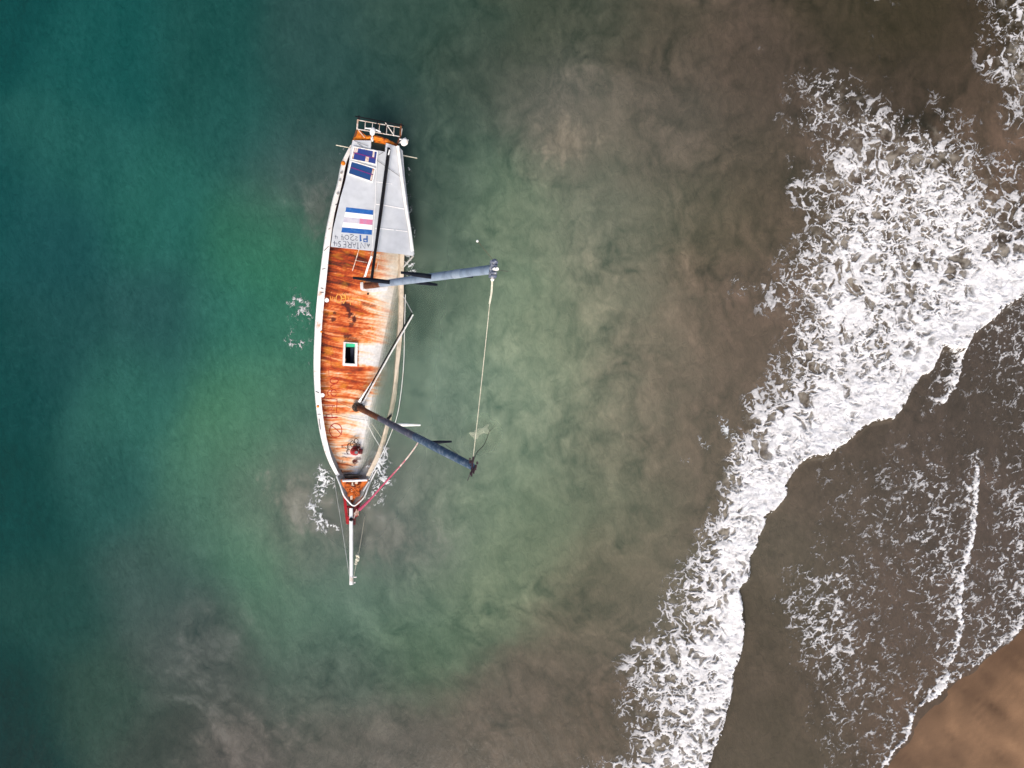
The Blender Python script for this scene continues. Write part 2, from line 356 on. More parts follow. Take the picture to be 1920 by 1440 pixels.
M['gutter'] = paint('painted_gap_shade', (.025, .012, .012), (.05, .02, .015), .5, 3, .8)  # dark brown with the shade below the roof put into the colour
M['green'] = paint('green_hatch_panel', (.02, .38, .20), (.03, .30, .17), .4, 4, .4)
M['blue'] = paint('flag_blue_paint', (.012, .10, .36), (.05, .16, .42), .35, 6, .55)
M['flagwhite'] = paint('flag_white_paint', (.88, .87, .86), (.80, .78, .76), .4, 3, .55)
M['lilac'] = paint('faded_flag_stripe', (.48, .44, .53), (.56, .53, .58), .5, 4, .6)
M['pink'] = paint('flag_pink_paint', (.60, .18, .30), (.50, .22, .36), .5, 5, .6)
M['ink'] = paint('faded_black_lettering', (.03, .04, .075), (.12, .14, .19), .3, 9, .7)
M['inkblue'] = paint('blue_lettering', (.02, .09, .30), (.05, .14, .34), .4, 9, .6)
M['spray'] = paint('red_spray_paint', (.40, .016, .010), (.48, .07, .025), .35, 9, .8)
M['spraylight'] = paint('yellow_spray_paint', (.80, .45, .10), (.78, .30, .05), .45, 9, .8)
M['rope'] = paint('cream_rope', (.62, .58, .46), (.40, .36, .28), .4, 12, .8)
M['wire'] = paint('grey_stay_wire', (.42, .43, .43), (.30, .30, .30), .4, 8, .5)
M['wiredark'] = paint('dark_stay_wire', (.06, .06, .06), (.09, .07, .06), .4, 8, .6)
M['cloth'] = paint('cream_cloth', (.74, .72, .58), (.55, .53, .42), .4, 3, .9)
M['paintwhite'] = paint('bare_white_deck_paint', (.66, .66, .68), (.56, .52, .47), .4, 3, .6)

def rope_pink():
    m, nt, out = nodes('pink_and_white_rope'); L = nt.links.new
    bs = N(nt, 'ShaderNodeBsdfPrincipled'); bs.inputs['Roughness'].default_value = .8
    tc = N(nt, 'ShaderNodeTexCoord'); nz = N(nt, 'ShaderNodeTexNoise'); nz.inputs['Scale'].default_value = 4.5; nz.inputs['Detail'].default_value = 5
    L(tc.outputs['Object'], nz.inputs['Vector'])
    sx = N(nt, 'ShaderNodeSeparateXYZ'); L(tc.outputs['Object'], sx.inputs[0])
    mr = N(nt, 'ShaderNodeMapRange'); mr.inputs['From Min'].default_value = 0.2; mr.inputs['From Max'].default_value = 2.2
    mr.inputs['To Min'].default_value = -.25; mr.inputs['To Max'].default_value = .22; L(sx.outputs['X'], mr.inputs['Value'])
    ad = N(nt, 'ShaderNodeMath', operation='ADD'); L(nz.outputs['Fac'], ad.inputs[0]); L(mr.outputs[0], ad.inputs[1])
    rp = N(nt, 'ShaderNodeValToRGB'); rp.color_ramp.elements[0].position = .52; rp.color_ramp.elements[0].color = (.36, .045, .10, 1)
    rp.color_ramp.elements[1].position = .66; rp.color_ramp.elements[1].color = (.56, .47, .44, 1)
    L(ad.outputs[0], rp.inputs[0]); L(rp.outputs[0], bs.inputs['Base Color']); L(bs.outputs[0], out.inputs[0])
    return m
M['pinkrope'] = rope_pink()

def solar_mat(name, c1, c2, e_long, e_short, chip):
    """cells split by a grid of fine lines, corroded cream patches"""
    m, nt, out = nodes(name); L = nt.links.new
    bs = N(nt, 'ShaderNodeBsdfPrincipled'); bs.inputs['Roughness'].default_value = .35
    tc = N(nt, 'ShaderNodeTexCoord')
    def stripe(vec, freq, width):
        d = N(nt, 'ShaderNodeVectorMath', operation='DOT_PRODUCT'); L(tc.outputs['Object'], d.inputs[0]); d.inputs[1].default_value = tuple(vec)
        a = N(nt, 'ShaderNodeMath', operation='MULTIPLY'); L(d.outputs['Value'], a.inputs[0]); a.inputs[1].default_value = freq
        f = N(nt, 'ShaderNodeMath', operation='FRACT'); L(a.outputs[0], f.inputs[0])
        l = N(nt, 'ShaderNodeMath', operation='LESS_THAN'); L(f.outputs[0], l.inputs[0]); l.inputs[1].default_value = width
        return l
    s1, s2 = stripe(e_long, 8.0, .12), stripe(e_short, 8.0, .10)
    mx = N(nt, 'ShaderNodeMath', operation='MAXIMUM'); L(s1.outputs[0], mx.inputs[0]); L(s2.outputs[0], mx.inputs[1])
    nz = N(nt, 'ShaderNodeTexNoise'); nz.inputs['Scale'].default_value = 2.2; nz.inputs['Detail'].default_value = 5; L(tc.outputs['Object'], nz.inputs['Vector'])
    ca = N(nt, 'ShaderNodeMix', data_type='RGBA'); ca.inputs[6].default_value = (*c1, 1); ca.inputs[7].default_value = (*c2, 1); L(nz.outputs['Fac'], ca.inputs[0])
    cb = N(nt, 'ShaderNodeMix', data_type='RGBA'); L(mx.outputs[0], cb.inputs[0]); L(ca.outputs[2], cb.inputs[6]); cb.inputs[7].default_value = (.03, .045, .16, 1)
    L(cb.outputs[2], bs.inputs['Base Color']); L(bs.outputs[0], out.inputs[0])
    return m
M['panelcream'] = paint('corroded_cream_panel', (.66, .55, .48), (.48, .22, .12), .4, 8, .7)
M['panelline'] = paint('magenta_panel_seam', (.22, .02, .16), (.14, .02, .12), .4, 9, .5)

def attr_mat(name, rough=.8, fine=.12, scale=14.0, bump=.0):
    m, nt, out = nodes(name); L = nt.links.new
    bs = N(nt, 'ShaderNodeBsdfPrincipled'); bs.inputs['Roughness'].default_value = rough; bs.inputs['Specular IOR Level'].default_value = .25
    at = N(nt, 'ShaderNodeAttribute', attribute_name='col'); tc = N(nt, 'ShaderNodeTexCoord')
    nz = N(nt, 'ShaderNodeTexNoise'); nz.inputs['Scale'].default_value = scale; nz.inputs['Detail'].default_value = 6; L(tc.outputs['Object'], nz.inputs['Vector'])
    r2 = N(nt, 'ShaderNodeMapRange'); r2.inputs['From Min'].default_value = .25; r2.inputs['From Max'].default_value = .75; r2.inputs['To Min'].default_value = 1 - fine; r2.inputs['To Max'].default_value = 1 + fine; L(nz.outputs['Fac'], r2.inputs['Value'])
    vm = N(nt, 'ShaderNodeVectorMath', operation='SCALE'); L(at.outputs['Color'], vm.inputs[0]); L(r2.outputs[0], vm.inputs['Scale'])
    L(vm.outputs[0], bs.inputs['Base Color'])
    if bump:
        bp = N(nt, 'ShaderNodeBump'); bp.inputs['Strength'].default_value = bump; bp.inputs['Distance'].default_value = .03
        L(nz.outputs['Fac'], bp.inputs['Height']); L(bp.outputs[0], bs.inputs['Normal'])
    L(bs.outputs[0], out.inputs[0])
    return m
M['deck'] = attr_mat('rust_streaked_deck', .75, .16, 9.0, .25)
M['sand'] = attr_mat('wet_beach_sand', .6, .10, 22.0, .1)

def water_mat():
    m, nt, out = nodes('turbid_sea_water'); L = nt.links.new
    at = N(nt, 'ShaderNodeAttribute', attribute_name='col'); al = N(nt, 'ShaderNodeAttribute', attribute_name='alp')
    tc = N(nt, 'ShaderNodeTexCoord')
    # ripples: two stretched noises
    mp = N(nt, 'ShaderNodeMapping'); mp.inputs['Rotation'].default_value = (0, 0, R(28)); mp.inputs['Scale'].default_value = (2.6, 1.1, 1); L(tc.outputs['Object'], mp.inputs['Vector'])
    n1 = N(nt, 'ShaderNodeTexNoise'); n1.inputs['Scale'].default_value = 1.0; n1.inputs['Detail'].default_value = 5; n1.inputs['Roughness'].default_value = .6; L(mp.outputs[0], n1.inputs['Vector'])
    bp = N(nt, 'ShaderNodeBump'); bp.inputs['Strength'].default_value = .55; bp.inputs['Distance'].default_value = .05; L(n1.outputs['Fac'], bp.inputs['Height'])
    n2 = N(nt, 'ShaderNodeTexNoise'); n2.inputs['Scale'].default_value = 3.0; n2.inputs['Detail'].default_value = 6; n2.inputs['Roughness'].default_value = .7; L(mp.outputs[0], n2.inputs['Vector'])
    r2 = N(nt, 'ShaderNodeMapRange'); r2.inputs['From Min'].default_value = .3; r2.inputs['From Max'].default_value = .7; r2.inputs['To Min'].default_value = .95; r2.inputs['To Max'].default_value = 1.05; L(n2.outputs['Fac'], r2.inputs['Value'])
    vm = N(nt, 'ShaderNodeVectorMath', operation='SCALE'); L(at.outputs['Color'], vm.inputs[0]); L(r2.outputs[0], vm.inputs['Scale'])
    df = N(nt, 'ShaderNodeBsdfDiffuse'); L(vm.outputs[0], df.inputs['Color'])
    mp2 = N(nt, 'ShaderNodeMapping'); mp2.inputs['Rotation'].default_value = (0, 0, R(-14)); mp2.inputs['Scale'].default_value = (1.0, .55, 1); L(tc.outputs['Object'], mp2.inputs['Vector'])
    n3 = N(nt, 'ShaderNodeTexNoise'); n3.inputs['Scale'].default_value = 3.4; n3.inputs['Detail'].default_value = 7; n3.inputs['Roughness'].default_value = .62; n3.inputs['Distortion'].default_value = .5; L(mp2.outputs[0], n3.inputs['Vector'])
    b3 = N(nt, 'ShaderNodeBump'); b3.inputs['Strength'].default_value = .5; b3.inputs['Distance'].default_value = .15; L(n3.outputs['Fac'], b3.inputs['Height']); L(b3.outputs[0], df.inputs['Normal'])
    tr = N(nt, 'ShaderNodeBsdfTransparent')
    mx = N(nt, 'ShaderNodeMixShader'); L(al.outputs['Fac'], mx.inputs[0]); L(tr.outputs[0], mx.inputs[1]); L(df.outputs[0], mx.inputs[2])
    gl = N(nt, 'ShaderNodeBsdfGlossy'); gl.inputs['Roughness'].default_value = .2; L(bp.outputs[0], gl.inputs['Normal'])
    fr = N(nt, 'ShaderNodeFresnel'); fr.inputs['IOR'].default_value = 1.22; L(bp.outputs[0], fr.inputs['Normal'])
    m2 = N(nt, 'ShaderNodeMixShader'); L(fr.outputs[0], m2.inputs[0]); L(mx.outputs[0], m2.inputs[1]); L(gl.outputs[0], m2.inputs[2])
    L(m2.outputs[0], out.inputs[0])
    return m
M['water'] = water_mat()
def foam_mat():
    m, nt, out = nodes('sea_foam'); L = nt.links.new
    at = N(nt, 'ShaderNodeAttribute', attribute_name='col'); al = N(nt, 'ShaderNodeAttribute', attribute_name='alp')
    df = N(nt, 'ShaderNodeBsdfDiffuse'); L(at.outputs['Color'], df.inputs['Color'])
    tr = N(nt, 'ShaderNodeBsdfTransparent'); mx = N(nt, 'ShaderNodeMixShader')
    L(al.outputs['Fac'], mx.inputs[0]); L(tr.outputs[0], mx.inputs[1]); L(df.outputs[0], mx.inputs[2]); L(mx.outputs[0], out.inputs[0])
    return m
M['foam'] = foam_mat()

# ------------------------------------------------------------------ sea
KW = np.array([1 / 1.03, 1 / .945, 1 / .955]) / 1.46            # photo value -> albedo under this light
SPEC = np.array([.0105, .0122, .0120])
PORT = [(766, 455), (760, 520), (757, 600), (750, 680), (745, 740), (733, 790), (722, 840), (702, 880), (690, 900), (664, 952)]
def clear_mask(px, py, ex=0):
    d, s = seg_dist(PORT, px, py)
    c = sst(95 + ex, 45 + ex, d + 8 * gn(px / 30, py / 30))
    return np.maximum(c, sst(52 + ex, 24 + ex, np.hypot((px - 903), (py - 815)) + 4 * gn(px / 15, py / 15)))
def water_col(px, py):
    q = fbm(px / 150 + 3, py / 150, 4); q2 = fbm(px / 150, py / 150 + 40, 4)
    turb = sst(430, 900, px + .25 * np.maximum(0, py - 900) * 2.0)     # sediment billows, smoother out at sea
    turb = np.maximum(turb, 1.25 * sst(190, 60, np.hypot(px - 610, (py - 970) * 1.2)))
    turb = np.maximum(turb, sst(330, 120, np.hypot(px - 480, (py - 1290) * 1.0))); turb = np.maximum(turb, .8 * sst(110, 40, np.hypot(px - 600, py - 390)))
    turb = np.where(Ff(px, py) < 0, .45, turb)
    wx = (38 * q + 16 * fbm(px / 45 + q * 1.5, py / 45, 3)) * (.35 + .65 * turb)
    wy = (38 * q2 + 16 * fbm(px / 45, py / 45 + 11 + q2 * 1.5, 3)) * (.35 + .65 * turb)
    c = bil(CMAP, MX0, MY0, MST, px + wx, py + wy)
    cl = fbm(px / 62 + 2.2 * q + .5 * q2, py / 62 + 2.2 * q2, 5, .55)
    ux, uy = px + 26 * q + 10 * fbm(px / 30, py / 30 + 5, 3), py + 26 * q2 + 10 * fbm(px / 30 + 8, py / 30, 3)
    pf = 0; wgt = sst(980, 1180, py + .15 * px - 120); ca, sa = math.cos(R(38)), math.sin(R(38))
    bx, by = ux * ca + uy * sa, -ux * sa + uy * ca
    for i_, (sc, am) in enumerate([(66, .85), (31, .7), (15, .5), (7, .3)]):
        pf = pf + am * ((np.abs(gn(ux / sc + 5.5 * i_, uy / sc * .62 - 3.3 * i_)) - .27) * (1 - wgt) + (np.abs(gn(bx / sc * .6 + 2.5 * i_, by / sc - 4.3 * i_)) - .27) * wgt)
    billow = (.30 * cl + .32 * pf) * (.6 + 1.3 * np.clip(q + .3, 0, 1))
    c = c * (1 + (.18 + .82 * turb)[..., None] * billow[..., None] * np.array([1.25, .95, .92]))
    for cx, cy_, rx, ry, cc, am in [(560, 940, 62, 52, (126, 121, 112), .7), (610, 985, 48, 40, (120, 117, 110), .6), (712, 1012, 105, 62, (118, 116, 108), .6), (598, 392, 38, 62, (104, 106, 101), .6), (395, 1225, 70, 110, (98, 100, 96), .45), (470, 1390, 120, 60, (104, 98, 92), .45), (1065, 262, 60, 46, (140, 126, 110), .6)]:
        pm = sst(-.12, .95, 1 - np.hypot((px - cx) / rx, (py - cy_) / ry) + .55 * cl + .9 * pf) * am
        c = c * (1 - pm[..., None]) + pm[..., None] * lin(cc) * (1 + .5 * pf[..., None])
    a = R(-30); sx = px * math.cos(a) + py * math.sin(a); sy = -px * math.sin(a) + py * math.cos(a)
    st = (fbm(sx / 6, sy / 15, 5, .65) * (.5 + 1.6 * np.clip(fbm(px / 90, py / 90 + 7, 3) + .2, 0, 1)) + .6 * fbm(px / 11, py / 26, 3)) * np.clip(1 - turb, 0, 1)  # ripple crests and glints painted into the water colour as streaks
    big = fbm(px / 55, py / 160, 3)
    c = c * (1 + (.20 * st + .14 * big * (1 - .6 * turb))[..., None] * np.array([1.25, 1.0, 1.05]))
    # aerated milky water in and behind the surf
    return c
def sea_attrs(px, py):
    c = water_col(px, py)
    k = (px > 1060) & (px < 2200) & (py > -330) & (py < 1820)
    cov = np.zeros(px.shape)
    a = np.clip(bil(DSEA, 1000, -400, 5, px[k], py[k]), 0, 1) * sst(-4, 8, Ff(px[k], py[k]))
    cov[k] = a * (.85 + .9 * fbm(px[k] / 22, py[k] / 22, 3) + .5 * fbm(px[k] / 7, py[k] / 7, 3))
    mk = (sst(.30, 1.05, cov) * .66)[..., None]
    c = c * (1 - mk) + mk * lin((188, 172, 158))
    f_ = sst(6, -8, Ff(px, py))[..., None]; c = c * (1 - f_) + f_ * (c * .86 + c.mean(-1, keepdims=True) * .14) * 1.12
    c = (c * .93 + c.mean(-1, keepdims=True) * .07) * 1.06
    return np.clip((c - SPEC) * KW, .003, .9)

def axis(lo, hi, st, far):
    a = np.arange(lo, hi + st / 2, st); g = [st]
    e = []; d = st * 1.5; x = hi
    while x < far: x += d; d *= 1.03 if d < 1.0 else 1.4; e.append(x)
    e2 = []; d = st * 1.5; x = lo
    while x > -far: x -= d; d *= 1.03 if d < 1.0 else 1.4; e2.append(x)
    return np.array(e2[::-1] + list(a) + e)

xs, ys = axis(-26, 26, .05, 900), axis(-20, 20, .05, 900)
X, Y = np.meshgrid(xs, ys)
PX, PY = 960 + X / S, 720 - Y / S
PXc, PYc = np.clip(PX, -280, 2240), np.clip(PY, -240, 1720)
colr = sea_attrs(np.clip(PX.ravel(), -4000, 6000), np.clip(PY.ravel(), -4000, 6000))
clr = np.zeros(X.size); k = ((PX > 560) & (PX < 1000) & (PY > 360) & (PY < 1080)).ravel()
clr[k] = clear_mask(PX.ravel()[k], PY.ravel()[k])
A_L, N_L, D_L, MUL = .16, 10, .05, 2.1
colw = colr * (1 + (MUL - 1) * clr)[:, None]
alp = 1 - (1 - A_L) * clr
Z = wave_z(PXc.ravel(), PYc.ravel())
inboat = None
co = np.stack([X.ravel(), Y.ravel(), Z], 1)
quads = grid_quads(*X.shape)
# no sea where the beach is well above it
sh = Fs(PXc.ravel(), PYc.ravel())
quads = quads[(sh[quads] > -60).any(1)]
sea = new_obj('sea', np_mesh('sea', co, quads, [('col', 'FLOAT_COLOR', colw), ('alp', 'FLOAT', alp)]))
sea.data.materials.append(M['water'])
tag(sea, 'turbid sea, teal offshore and brown with sand towards the beach', 'sea', kind='structure')
# deeper sheets of the same murky water where the drowned rail and deck can be seen through it
xs2, ys2 = np.arange(-9.6, .4, .08), np.arange(-8.8, 9.0, .08)
X2, Y2 = np.meshgrid(xs2, ys2); q2 = grid_quads(*X2.shape)
px2, py2 = 960 + X2.ravel() / S, 720 - Y2.ravel() / S
c2 = sea_attrs(px2, py2) * MUL; m2 = clear_mask(px2, py2, 14)
q2 = q2[(m2[q2] > 1e-4).any(1)]
cos_, qs, cs, als = [], [], [], []
for i in range(1, N_L + 1):
    zz = wave_z(px2, py2) - i * D_L + .022 * gn(px2 / 14 + 7 * i, py2 / 14 - 3 * i)
    a = np.full(px2.size, A_L) * (1 + .8 * fbm(px2 / 20 + 13 * i, py2 / 20, 3)) if i < N_L else np.ones(px2.size)
    cos_.append(np.stack([X2.ravel(), Y2.ravel(), zz], 1)); qs.append(q2 + (i - 1) * px2.size); cs.append(c2); als.append(np.clip(a, 0, 1))
def under_mat():
    m, nt, out = nodes('suspended_silt'); L = nt.links.new
    at = N(nt, 'ShaderNodeAttribute', attribute_name='col'); al = N(nt, 'ShaderNodeAttribute', attribute_name='alp')
    df = N(nt, 'ShaderNodeBsdfDiffuse'); L(at.outputs['Color'], df.inputs['Color'])
    tr = N(nt, 'ShaderNodeBsdfTransparent'); mx = N(nt, 'ShaderNodeMixShader')
    L(al.outputs['Fac'], mx.inputs[0]); L(tr.outputs[0], mx.inputs[1]); L(df.outputs[0], mx.inputs[2]); L(mx.outputs[0], out.inputs[0])
    return m
und = new_obj('murky_water', np_mesh('murky_water', np.concatenate(cos_), np.concatenate(qs), [('col', 'FLOAT_COLOR', np.concatenate(cs)), ('alp', 'FLOAT', np.concatenate(als))]))
und.data.materials.append(under_mat()); tag(und, 'silty water below the surface over the sunken side of the boat', 'sea', kind='structure')

# ------------------------------------------------------------------ beach and sea bed: one sheet
xs, ys = axis(-26, 28, .2, 900), axis(-24, 22, .2, 900)
X, Y = np.meshgrid(xs, ys); px, py = 960 + X.ravel() / S, 720 - Y.ravel() / S
pxc, pyc = np.clip(px, -280, 2240), np.clip(py, -390, 1880)
s = Fs(pxc, pyc) * S
far = np.hypot(px - pxc, py - pyc) * S
dirn = ((px - pxc) * .62 + (py - pyc) * .78) * S          # beyond the mapped area the beach rises to the lower right
s = s - dirn
z = np.clip(-.055 * s, -3.0, 6.0) + np.where(s < 0, .015 * gn(px / 60, py / 60), 0)
a = R(38); ax_ = px * math.cos(a) + py * math.sin(a); ay_ = -px * math.sin(a) + py * math.cos(a)
stk = .7 * fbm(ax_ / 120, ay_ / 26, 4, .55) + .35 * fbm(ax_ / 70, ay_ / 7, 4, .6); bl = fbm(px / 70, py / 70, 4)
wet = sst(-.5, 4.2, -s + 2.4 * bl + 1.2 * stk)
c = lin((108, 82, 66)) * (1 - wet[:, None]) + lin((146, 111, 88)) * wet[:, None]
c = c * (1 + .42 * stk[:, None] + .12 * bl[:, None])
dk = np.maximum(sst(26, 8, np.hypot((px - 1870) / 1.3, (py - 1330)) + 12 * bl), sst(30, 8, np.hypot((px - 1880) / 1.6, (py - 1425)) + 12 * bl))
c = c * (1 - .22 * dk[:, None])
c = np.clip((c - np.array([.010, .014, .017])) * KW * np.array([1.0, .98, .9]), .006, .9)
sand = new_obj('beach', np_mesh('beach', np.stack([X.ravel(), Y.ravel(), z], 1), grid_quads(*X.shape), [('col', 'FLOAT_COLOR', c)]))
sand.data.materials.append(M['sand']); tag(sand, 'wet brown sand beach in the lower right corner', 'beach', kind='structure')

# ------------------------------------------------------------------ foam
def foam_sheet(name, x0, x1, y0, y1, st, cover, label, aniso=0.0, seed=0.0, thick=1.0, fine=1.0):
    xs, ys = np.arange(x0, x1, st), np.arange(y0, y1, st)
    X, Y = np.meshgrid(xs, ys); x, y = X.ravel(), Y.ravel(); px, py = 960 + x / S, 720 - y / S
    D = cover(px, py)
    x = x + seed; y = y - seed
    def lace(x, y, k):
        a = fbm(x * .9 * k, y * .9 * k, 3); b = fbm(x * .9 * k + 30, y * .9 * k, 3)
        a2 = fbm(x * 3.1 * k, y * 3.1 * k + 9, 3); b2 = fbm(x * 3.1 * k + 12, y * 3.1 * k, 3)
        wx, wy = (x + .60 * a / k + .16 * a2 / k) * k, (y + .60 * b / k + .16 * b2 / k) * k
        f1, f2 = worley(wx / 1.05, wy / 1.05); e1 = f2 - f1
        g1, g2 = worley(wx / .46 + 50, wy / .46); e2 = g2 - g1
        h1, h2 = worley(wx / .19 + 90, wy / .19); e3 = h2 - h1
        fl = fbm(x * 1.6 * k + 2 * a, y * 1.6 * k + 2 * b, 5, .6)
        u = np.maximum(1.05 - 2.1 * e1, .95 - 2.0 * e2 + .5 * fl) + .30 * (1 - 1.6 * e3) + .55 * fl
        return u, a2
    s, a2 = lace(x, y, fine * (1.55 if aniso else 1.0))
    if aniso:
        c_, n_ = math.cos(R(-32)), math.sin(R(-32))
        s2, _ = lace((x * c_ - y * n_) * .72, x * n_ + y * c_, 1.9)
        sb, _ = lace(x + 55, y + 21, .85); wb = sst(-.18, .18, fbm(x / 3.2, y / 3.2 + 3, 3)); s = s * wb + sb * (1 - wb)
        s = s + aniso * fbm((x * .8 + y * .6) * 4.5, (-x * .6 + y * .8) * 11 + 2 * a2, 4, .6)
        sea_side = sst(-4, 4, Ff(px, py)) > .5
        u1 = np.searchsorted(np.sort(s[::60]), s) / (s.size / 60); u2 = np.searchsorted(np.sort(s2[::60]), s2) / (s.size / 60)
        s = np.where(sea_side, u1, .62 * u2 + .38 * u1)
    srt = np.sort(s[:: max(1, s.size // 20000)]); u = np.searchsorted(srt, s) / len(srt)     # uniform 0..1
    mgn = u - (1 - D) + np.where(D > .9, (D - .9) * 2, 0)
    dn_ = np.clip(D, 0, 1); keep = mgn > -.24 * dn_
    ed = sst(0, .09, mgn); full = sst(.02, .5, mgn)
    dens = np.clip(D, 0, 1)
    tone = np.clip((.30 if aniso else .40) + .17 * full + .17 * dens ** 2 + .42 * (fbm(x * 2.6 + a2, y * 2.6, 6, .7) + .02) * (.35 + dens), .20, .80)
    col = tone[:, None] * (np.array([1.0, .985, .985]) if aniso else np.array([.95, .985, 1.0]))
    alp = np.where(mgn > 0, np.clip((.34 * dens + (1 - .34 * dens) * ed) * (.42 + .58 * sst(0, .85, full + dens * .55)), 0, 1), .34 * dens * sst(-.24 * dens - 1e-3, 0, mgn))
    hgt = (.014 * (mgn > -.02) + .006 + thick * (.025 * full * (.5 + dens) + .07 * dens ** 3 * (fbm(x * 1.1, y * 1.1, 3, .5) + .25) + .02 * full * fbm(x * 5, y * 5, 3)))
    z = wave_z(px, py) + np.maximum(hgt, .01)
    q = grid_quads(*X.shape); q = q[keep[q].sum(1) >= 2]
    used = np.unique(q); mp = np.full(x.size, -1); mp[used] = np.arange(len(used))
    me = np_mesh(name, np.stack([X.ravel(), Y.ravel(), z], 1)[used], mp[q], [('col', 'FLOAT_COLOR', col[used]), ('alp', 'FLOAT', np.where(keep, alp, 0)[used])])
    me.materials.append(M['foam']); o = new_obj(name, me); tag(o, label, 'foam', kind='stuff'); return o
foam_sheet('surf_foam', 2.8, 26.5, -20.5, 20.5, .028, foam_cover, 'white lacy foam of the breaking wave and swash along the beach', aniso=.12)
def blobs_cover(bl, px, py, gain=1.0):
    d = np.full(px.shape, -1.0)
    for path, w, pk in bl:
        if len(path) == 1: dd = np.hypot(px - path[0][0], py - path[0][1])
        else: dd, _ = seg_dist(path, px, py)
        d = np.maximum(d, pk * gain * np.exp(-(dd / (w * 1.45)) ** 2) - .04)
    return d
BOATF = [([(602, 875), (606, 890)], 5, .55), ([(606, 892), (602, 915), (612, 900)], 9, .8), ([(612, 893), (624, 905)], 8, .5), ([(600, 920), (586, 935), (580, 950)], 7, .42), ([(602, 918), (598, 940), (586, 950)], 5, .5),
         ([(583, 950), (590, 972), (600, 985), (605, 995)], 6, .55), ([(600, 955), (606, 975), (620, 985), (632, 990)], 4, .6), ([(612, 930), (628, 940), (640, 960)], 6, .22), ([(580, 940), (578, 975)], 8, .2),
         ([(716, 852), (714, 870), (704, 882)], 10, .92), ([(722, 845), (724, 868)], 5, .6), ([(706, 880), (716, 890), (724, 904), (712, 914)], 7, .8), ([(704, 900), (706, 915), (702, 925)], 5, .6), ([(692, 878), (700, 868)], 5, .5),
         ([(690, 935), (700, 945), (716, 940)], 8, .35), ([(712, 928), (724, 930)], 5, .35), ([(700, 950), (712, 960), (722, 970)], 9, .16), ([(740, 915), (735, 900)], 10, .14), ([(715, 900), (722, 885)], 5, .4),
         ([(545, 570), (556, 562), (574, 568)], 6, .42), ([(552, 590), (566, 582), (580, 592)], 6, .45), ([(548, 625), (556, 620)], 6, .3), ([(542, 640), (556, 652), (566, 645)], 6, .42), ([(560, 545), (566, 600), (572, 640)], 16, .14), ([(545, 600), (550, 640)], 14, .1),
         ([(584, 560), (582, 620), (580, 680)], 4, .16), ([(576, 770), (578, 830)], 6, .08), ([(612, 335), (630, 330)], 6, .18), ([(638, 285), (642, 278)], 3, .4), ([(618, 352), (630, 345)], 5, .15),
         ([(765, 300), (767, 325), (764, 350)], 3, .35), ([(764, 355), (770, 400), (776, 440)], 4, .35), ([(764, 492), (772, 500), (768, 515)], 6, .62), ([(762, 478), (772, 480)], 4, .5), ([(760, 510), (764, 520)], 4, .4),
         ([(600, 1025), (606, 1045)], 9, .1), ([(640, 1005), (648, 1015)], 5, .1), ([(745, 975), (750, 985)], 6, .15)]
foam_sheet('hull_foam', -11.6, -3.6, -9, 12, .02, lambda px, py: blobs_cover(BOATF, px + 4 * gn(px / 12, py / 12), py + 4 * gn(px / 12 + 9, py / 12), .95), 'wisps of white foam washing around the stranded boat', seed=40.0, thick=.6, fine=2.1)
FLK = [([(1380, 525), (1388, 545), (1376, 555)], 9, .32), ([(1365, 520), (1370, 535)], 8, .1), ([(1412, 535), (1420, 540)], 6, .25), ([(1355, 790), (1362, 805), (1372, 820)], 7, .5), ([(1348, 778), (1352, 786)], 5, .3), ([(1308, 822), (1318, 832), (1328, 838)], 5, .3), ([(1278, 862), (1296, 868)], 5, .25), ([(1385, 625)], 16, .05), ([(1480, 170), (1470, 145)], 10, .12), ([(1330, 640), (1340, 655)], 12, .05)]
foam_sheet('drifting_foam', 7.5, 14, -4.2, 15, .025, lambda px, py: blobs_cover(FLK, px, py), 'loose white foam flecks drifting in the brown water seaward of the surf', seed=70.0, thick=.4, fine=1.6)

# ------------------------------------------------------------------ the stranded sailboat
ORG = B(680, 620, 0)
boat = bpy.data.objects.new('sailboat', None); COL.objects.link(boat); boat.location = ORG
tag(boat, 'rusty white two-masted sailboat lying heeled over in the shallows', 'sailboat')
def mb(): return MB(ORG)
def lerp_path(path, y):
    for (ax, ay), (bx, by) in zip(path[:-1], path[1:]):
        if ay <= y <= by: return ax + (bx - ax) * (y - ay) / (by - ay)
    return path[0][0] if y < path[0][1] else path[-1][0]
def smooth_path(path, n):
    """Catmull-Rom resample"""
    p = [Vector(q) for q in path]; p = [p[0] * 2 - p[1]] + p + [p[-1] * 2 - p[-2]]; out = []
    for i in range(1, len(p) - 2):
        for k in range(n):
            t = k / n
            out.append(.5 * ((2 * p[i]) + (p[i + 1] - p[i - 1]) * t + (2 * p[i - 1] - 5 * p[i] + 4 * p[i + 1] - p[i + 2]) * t * t + (3 * p[i] - p[i - 1] - 3 * p[i + 1] + p[i + 2]) * t ** 3))
    return out + [p[-2]]
SB_OUT = [(657, 272), (643.5, 300), (635, 340), (626, 370), (619.5, 400), (613, 430), (608, 460), (600, 520), (596, 552), (592, 600), (590, 640), (589, 680), (590, 715), (592, 745), (595, 775), (600, 808), (607, 838), (616, 864), (627, 886), (632, 893)]
SB_IN = [(664, 274), (650, 303), (642, 341), (635, 370), (627.5, 400), (622.5, 430), (618.5, 461), (612.5, 520), (609, 552), (604.5, 600), (602, 640), (600.5, 680), (600.5, 715), (602, 745), (605, 775), (610, 808), (616, 838), (623, 862), (633, 884), (637, 890)]
PT_IN = [(741, 276), (743.5, 302), (747, 341), (749, 370), (751, 400), (752, 430), (751, 461), (750, 520), (750, 552), (748, 600), (745, 640), (742, 680), (739, 715), (735, 745), (729, 775), (720, 808), (711, 838), (700, 864), (689, 886), (687, 892)]
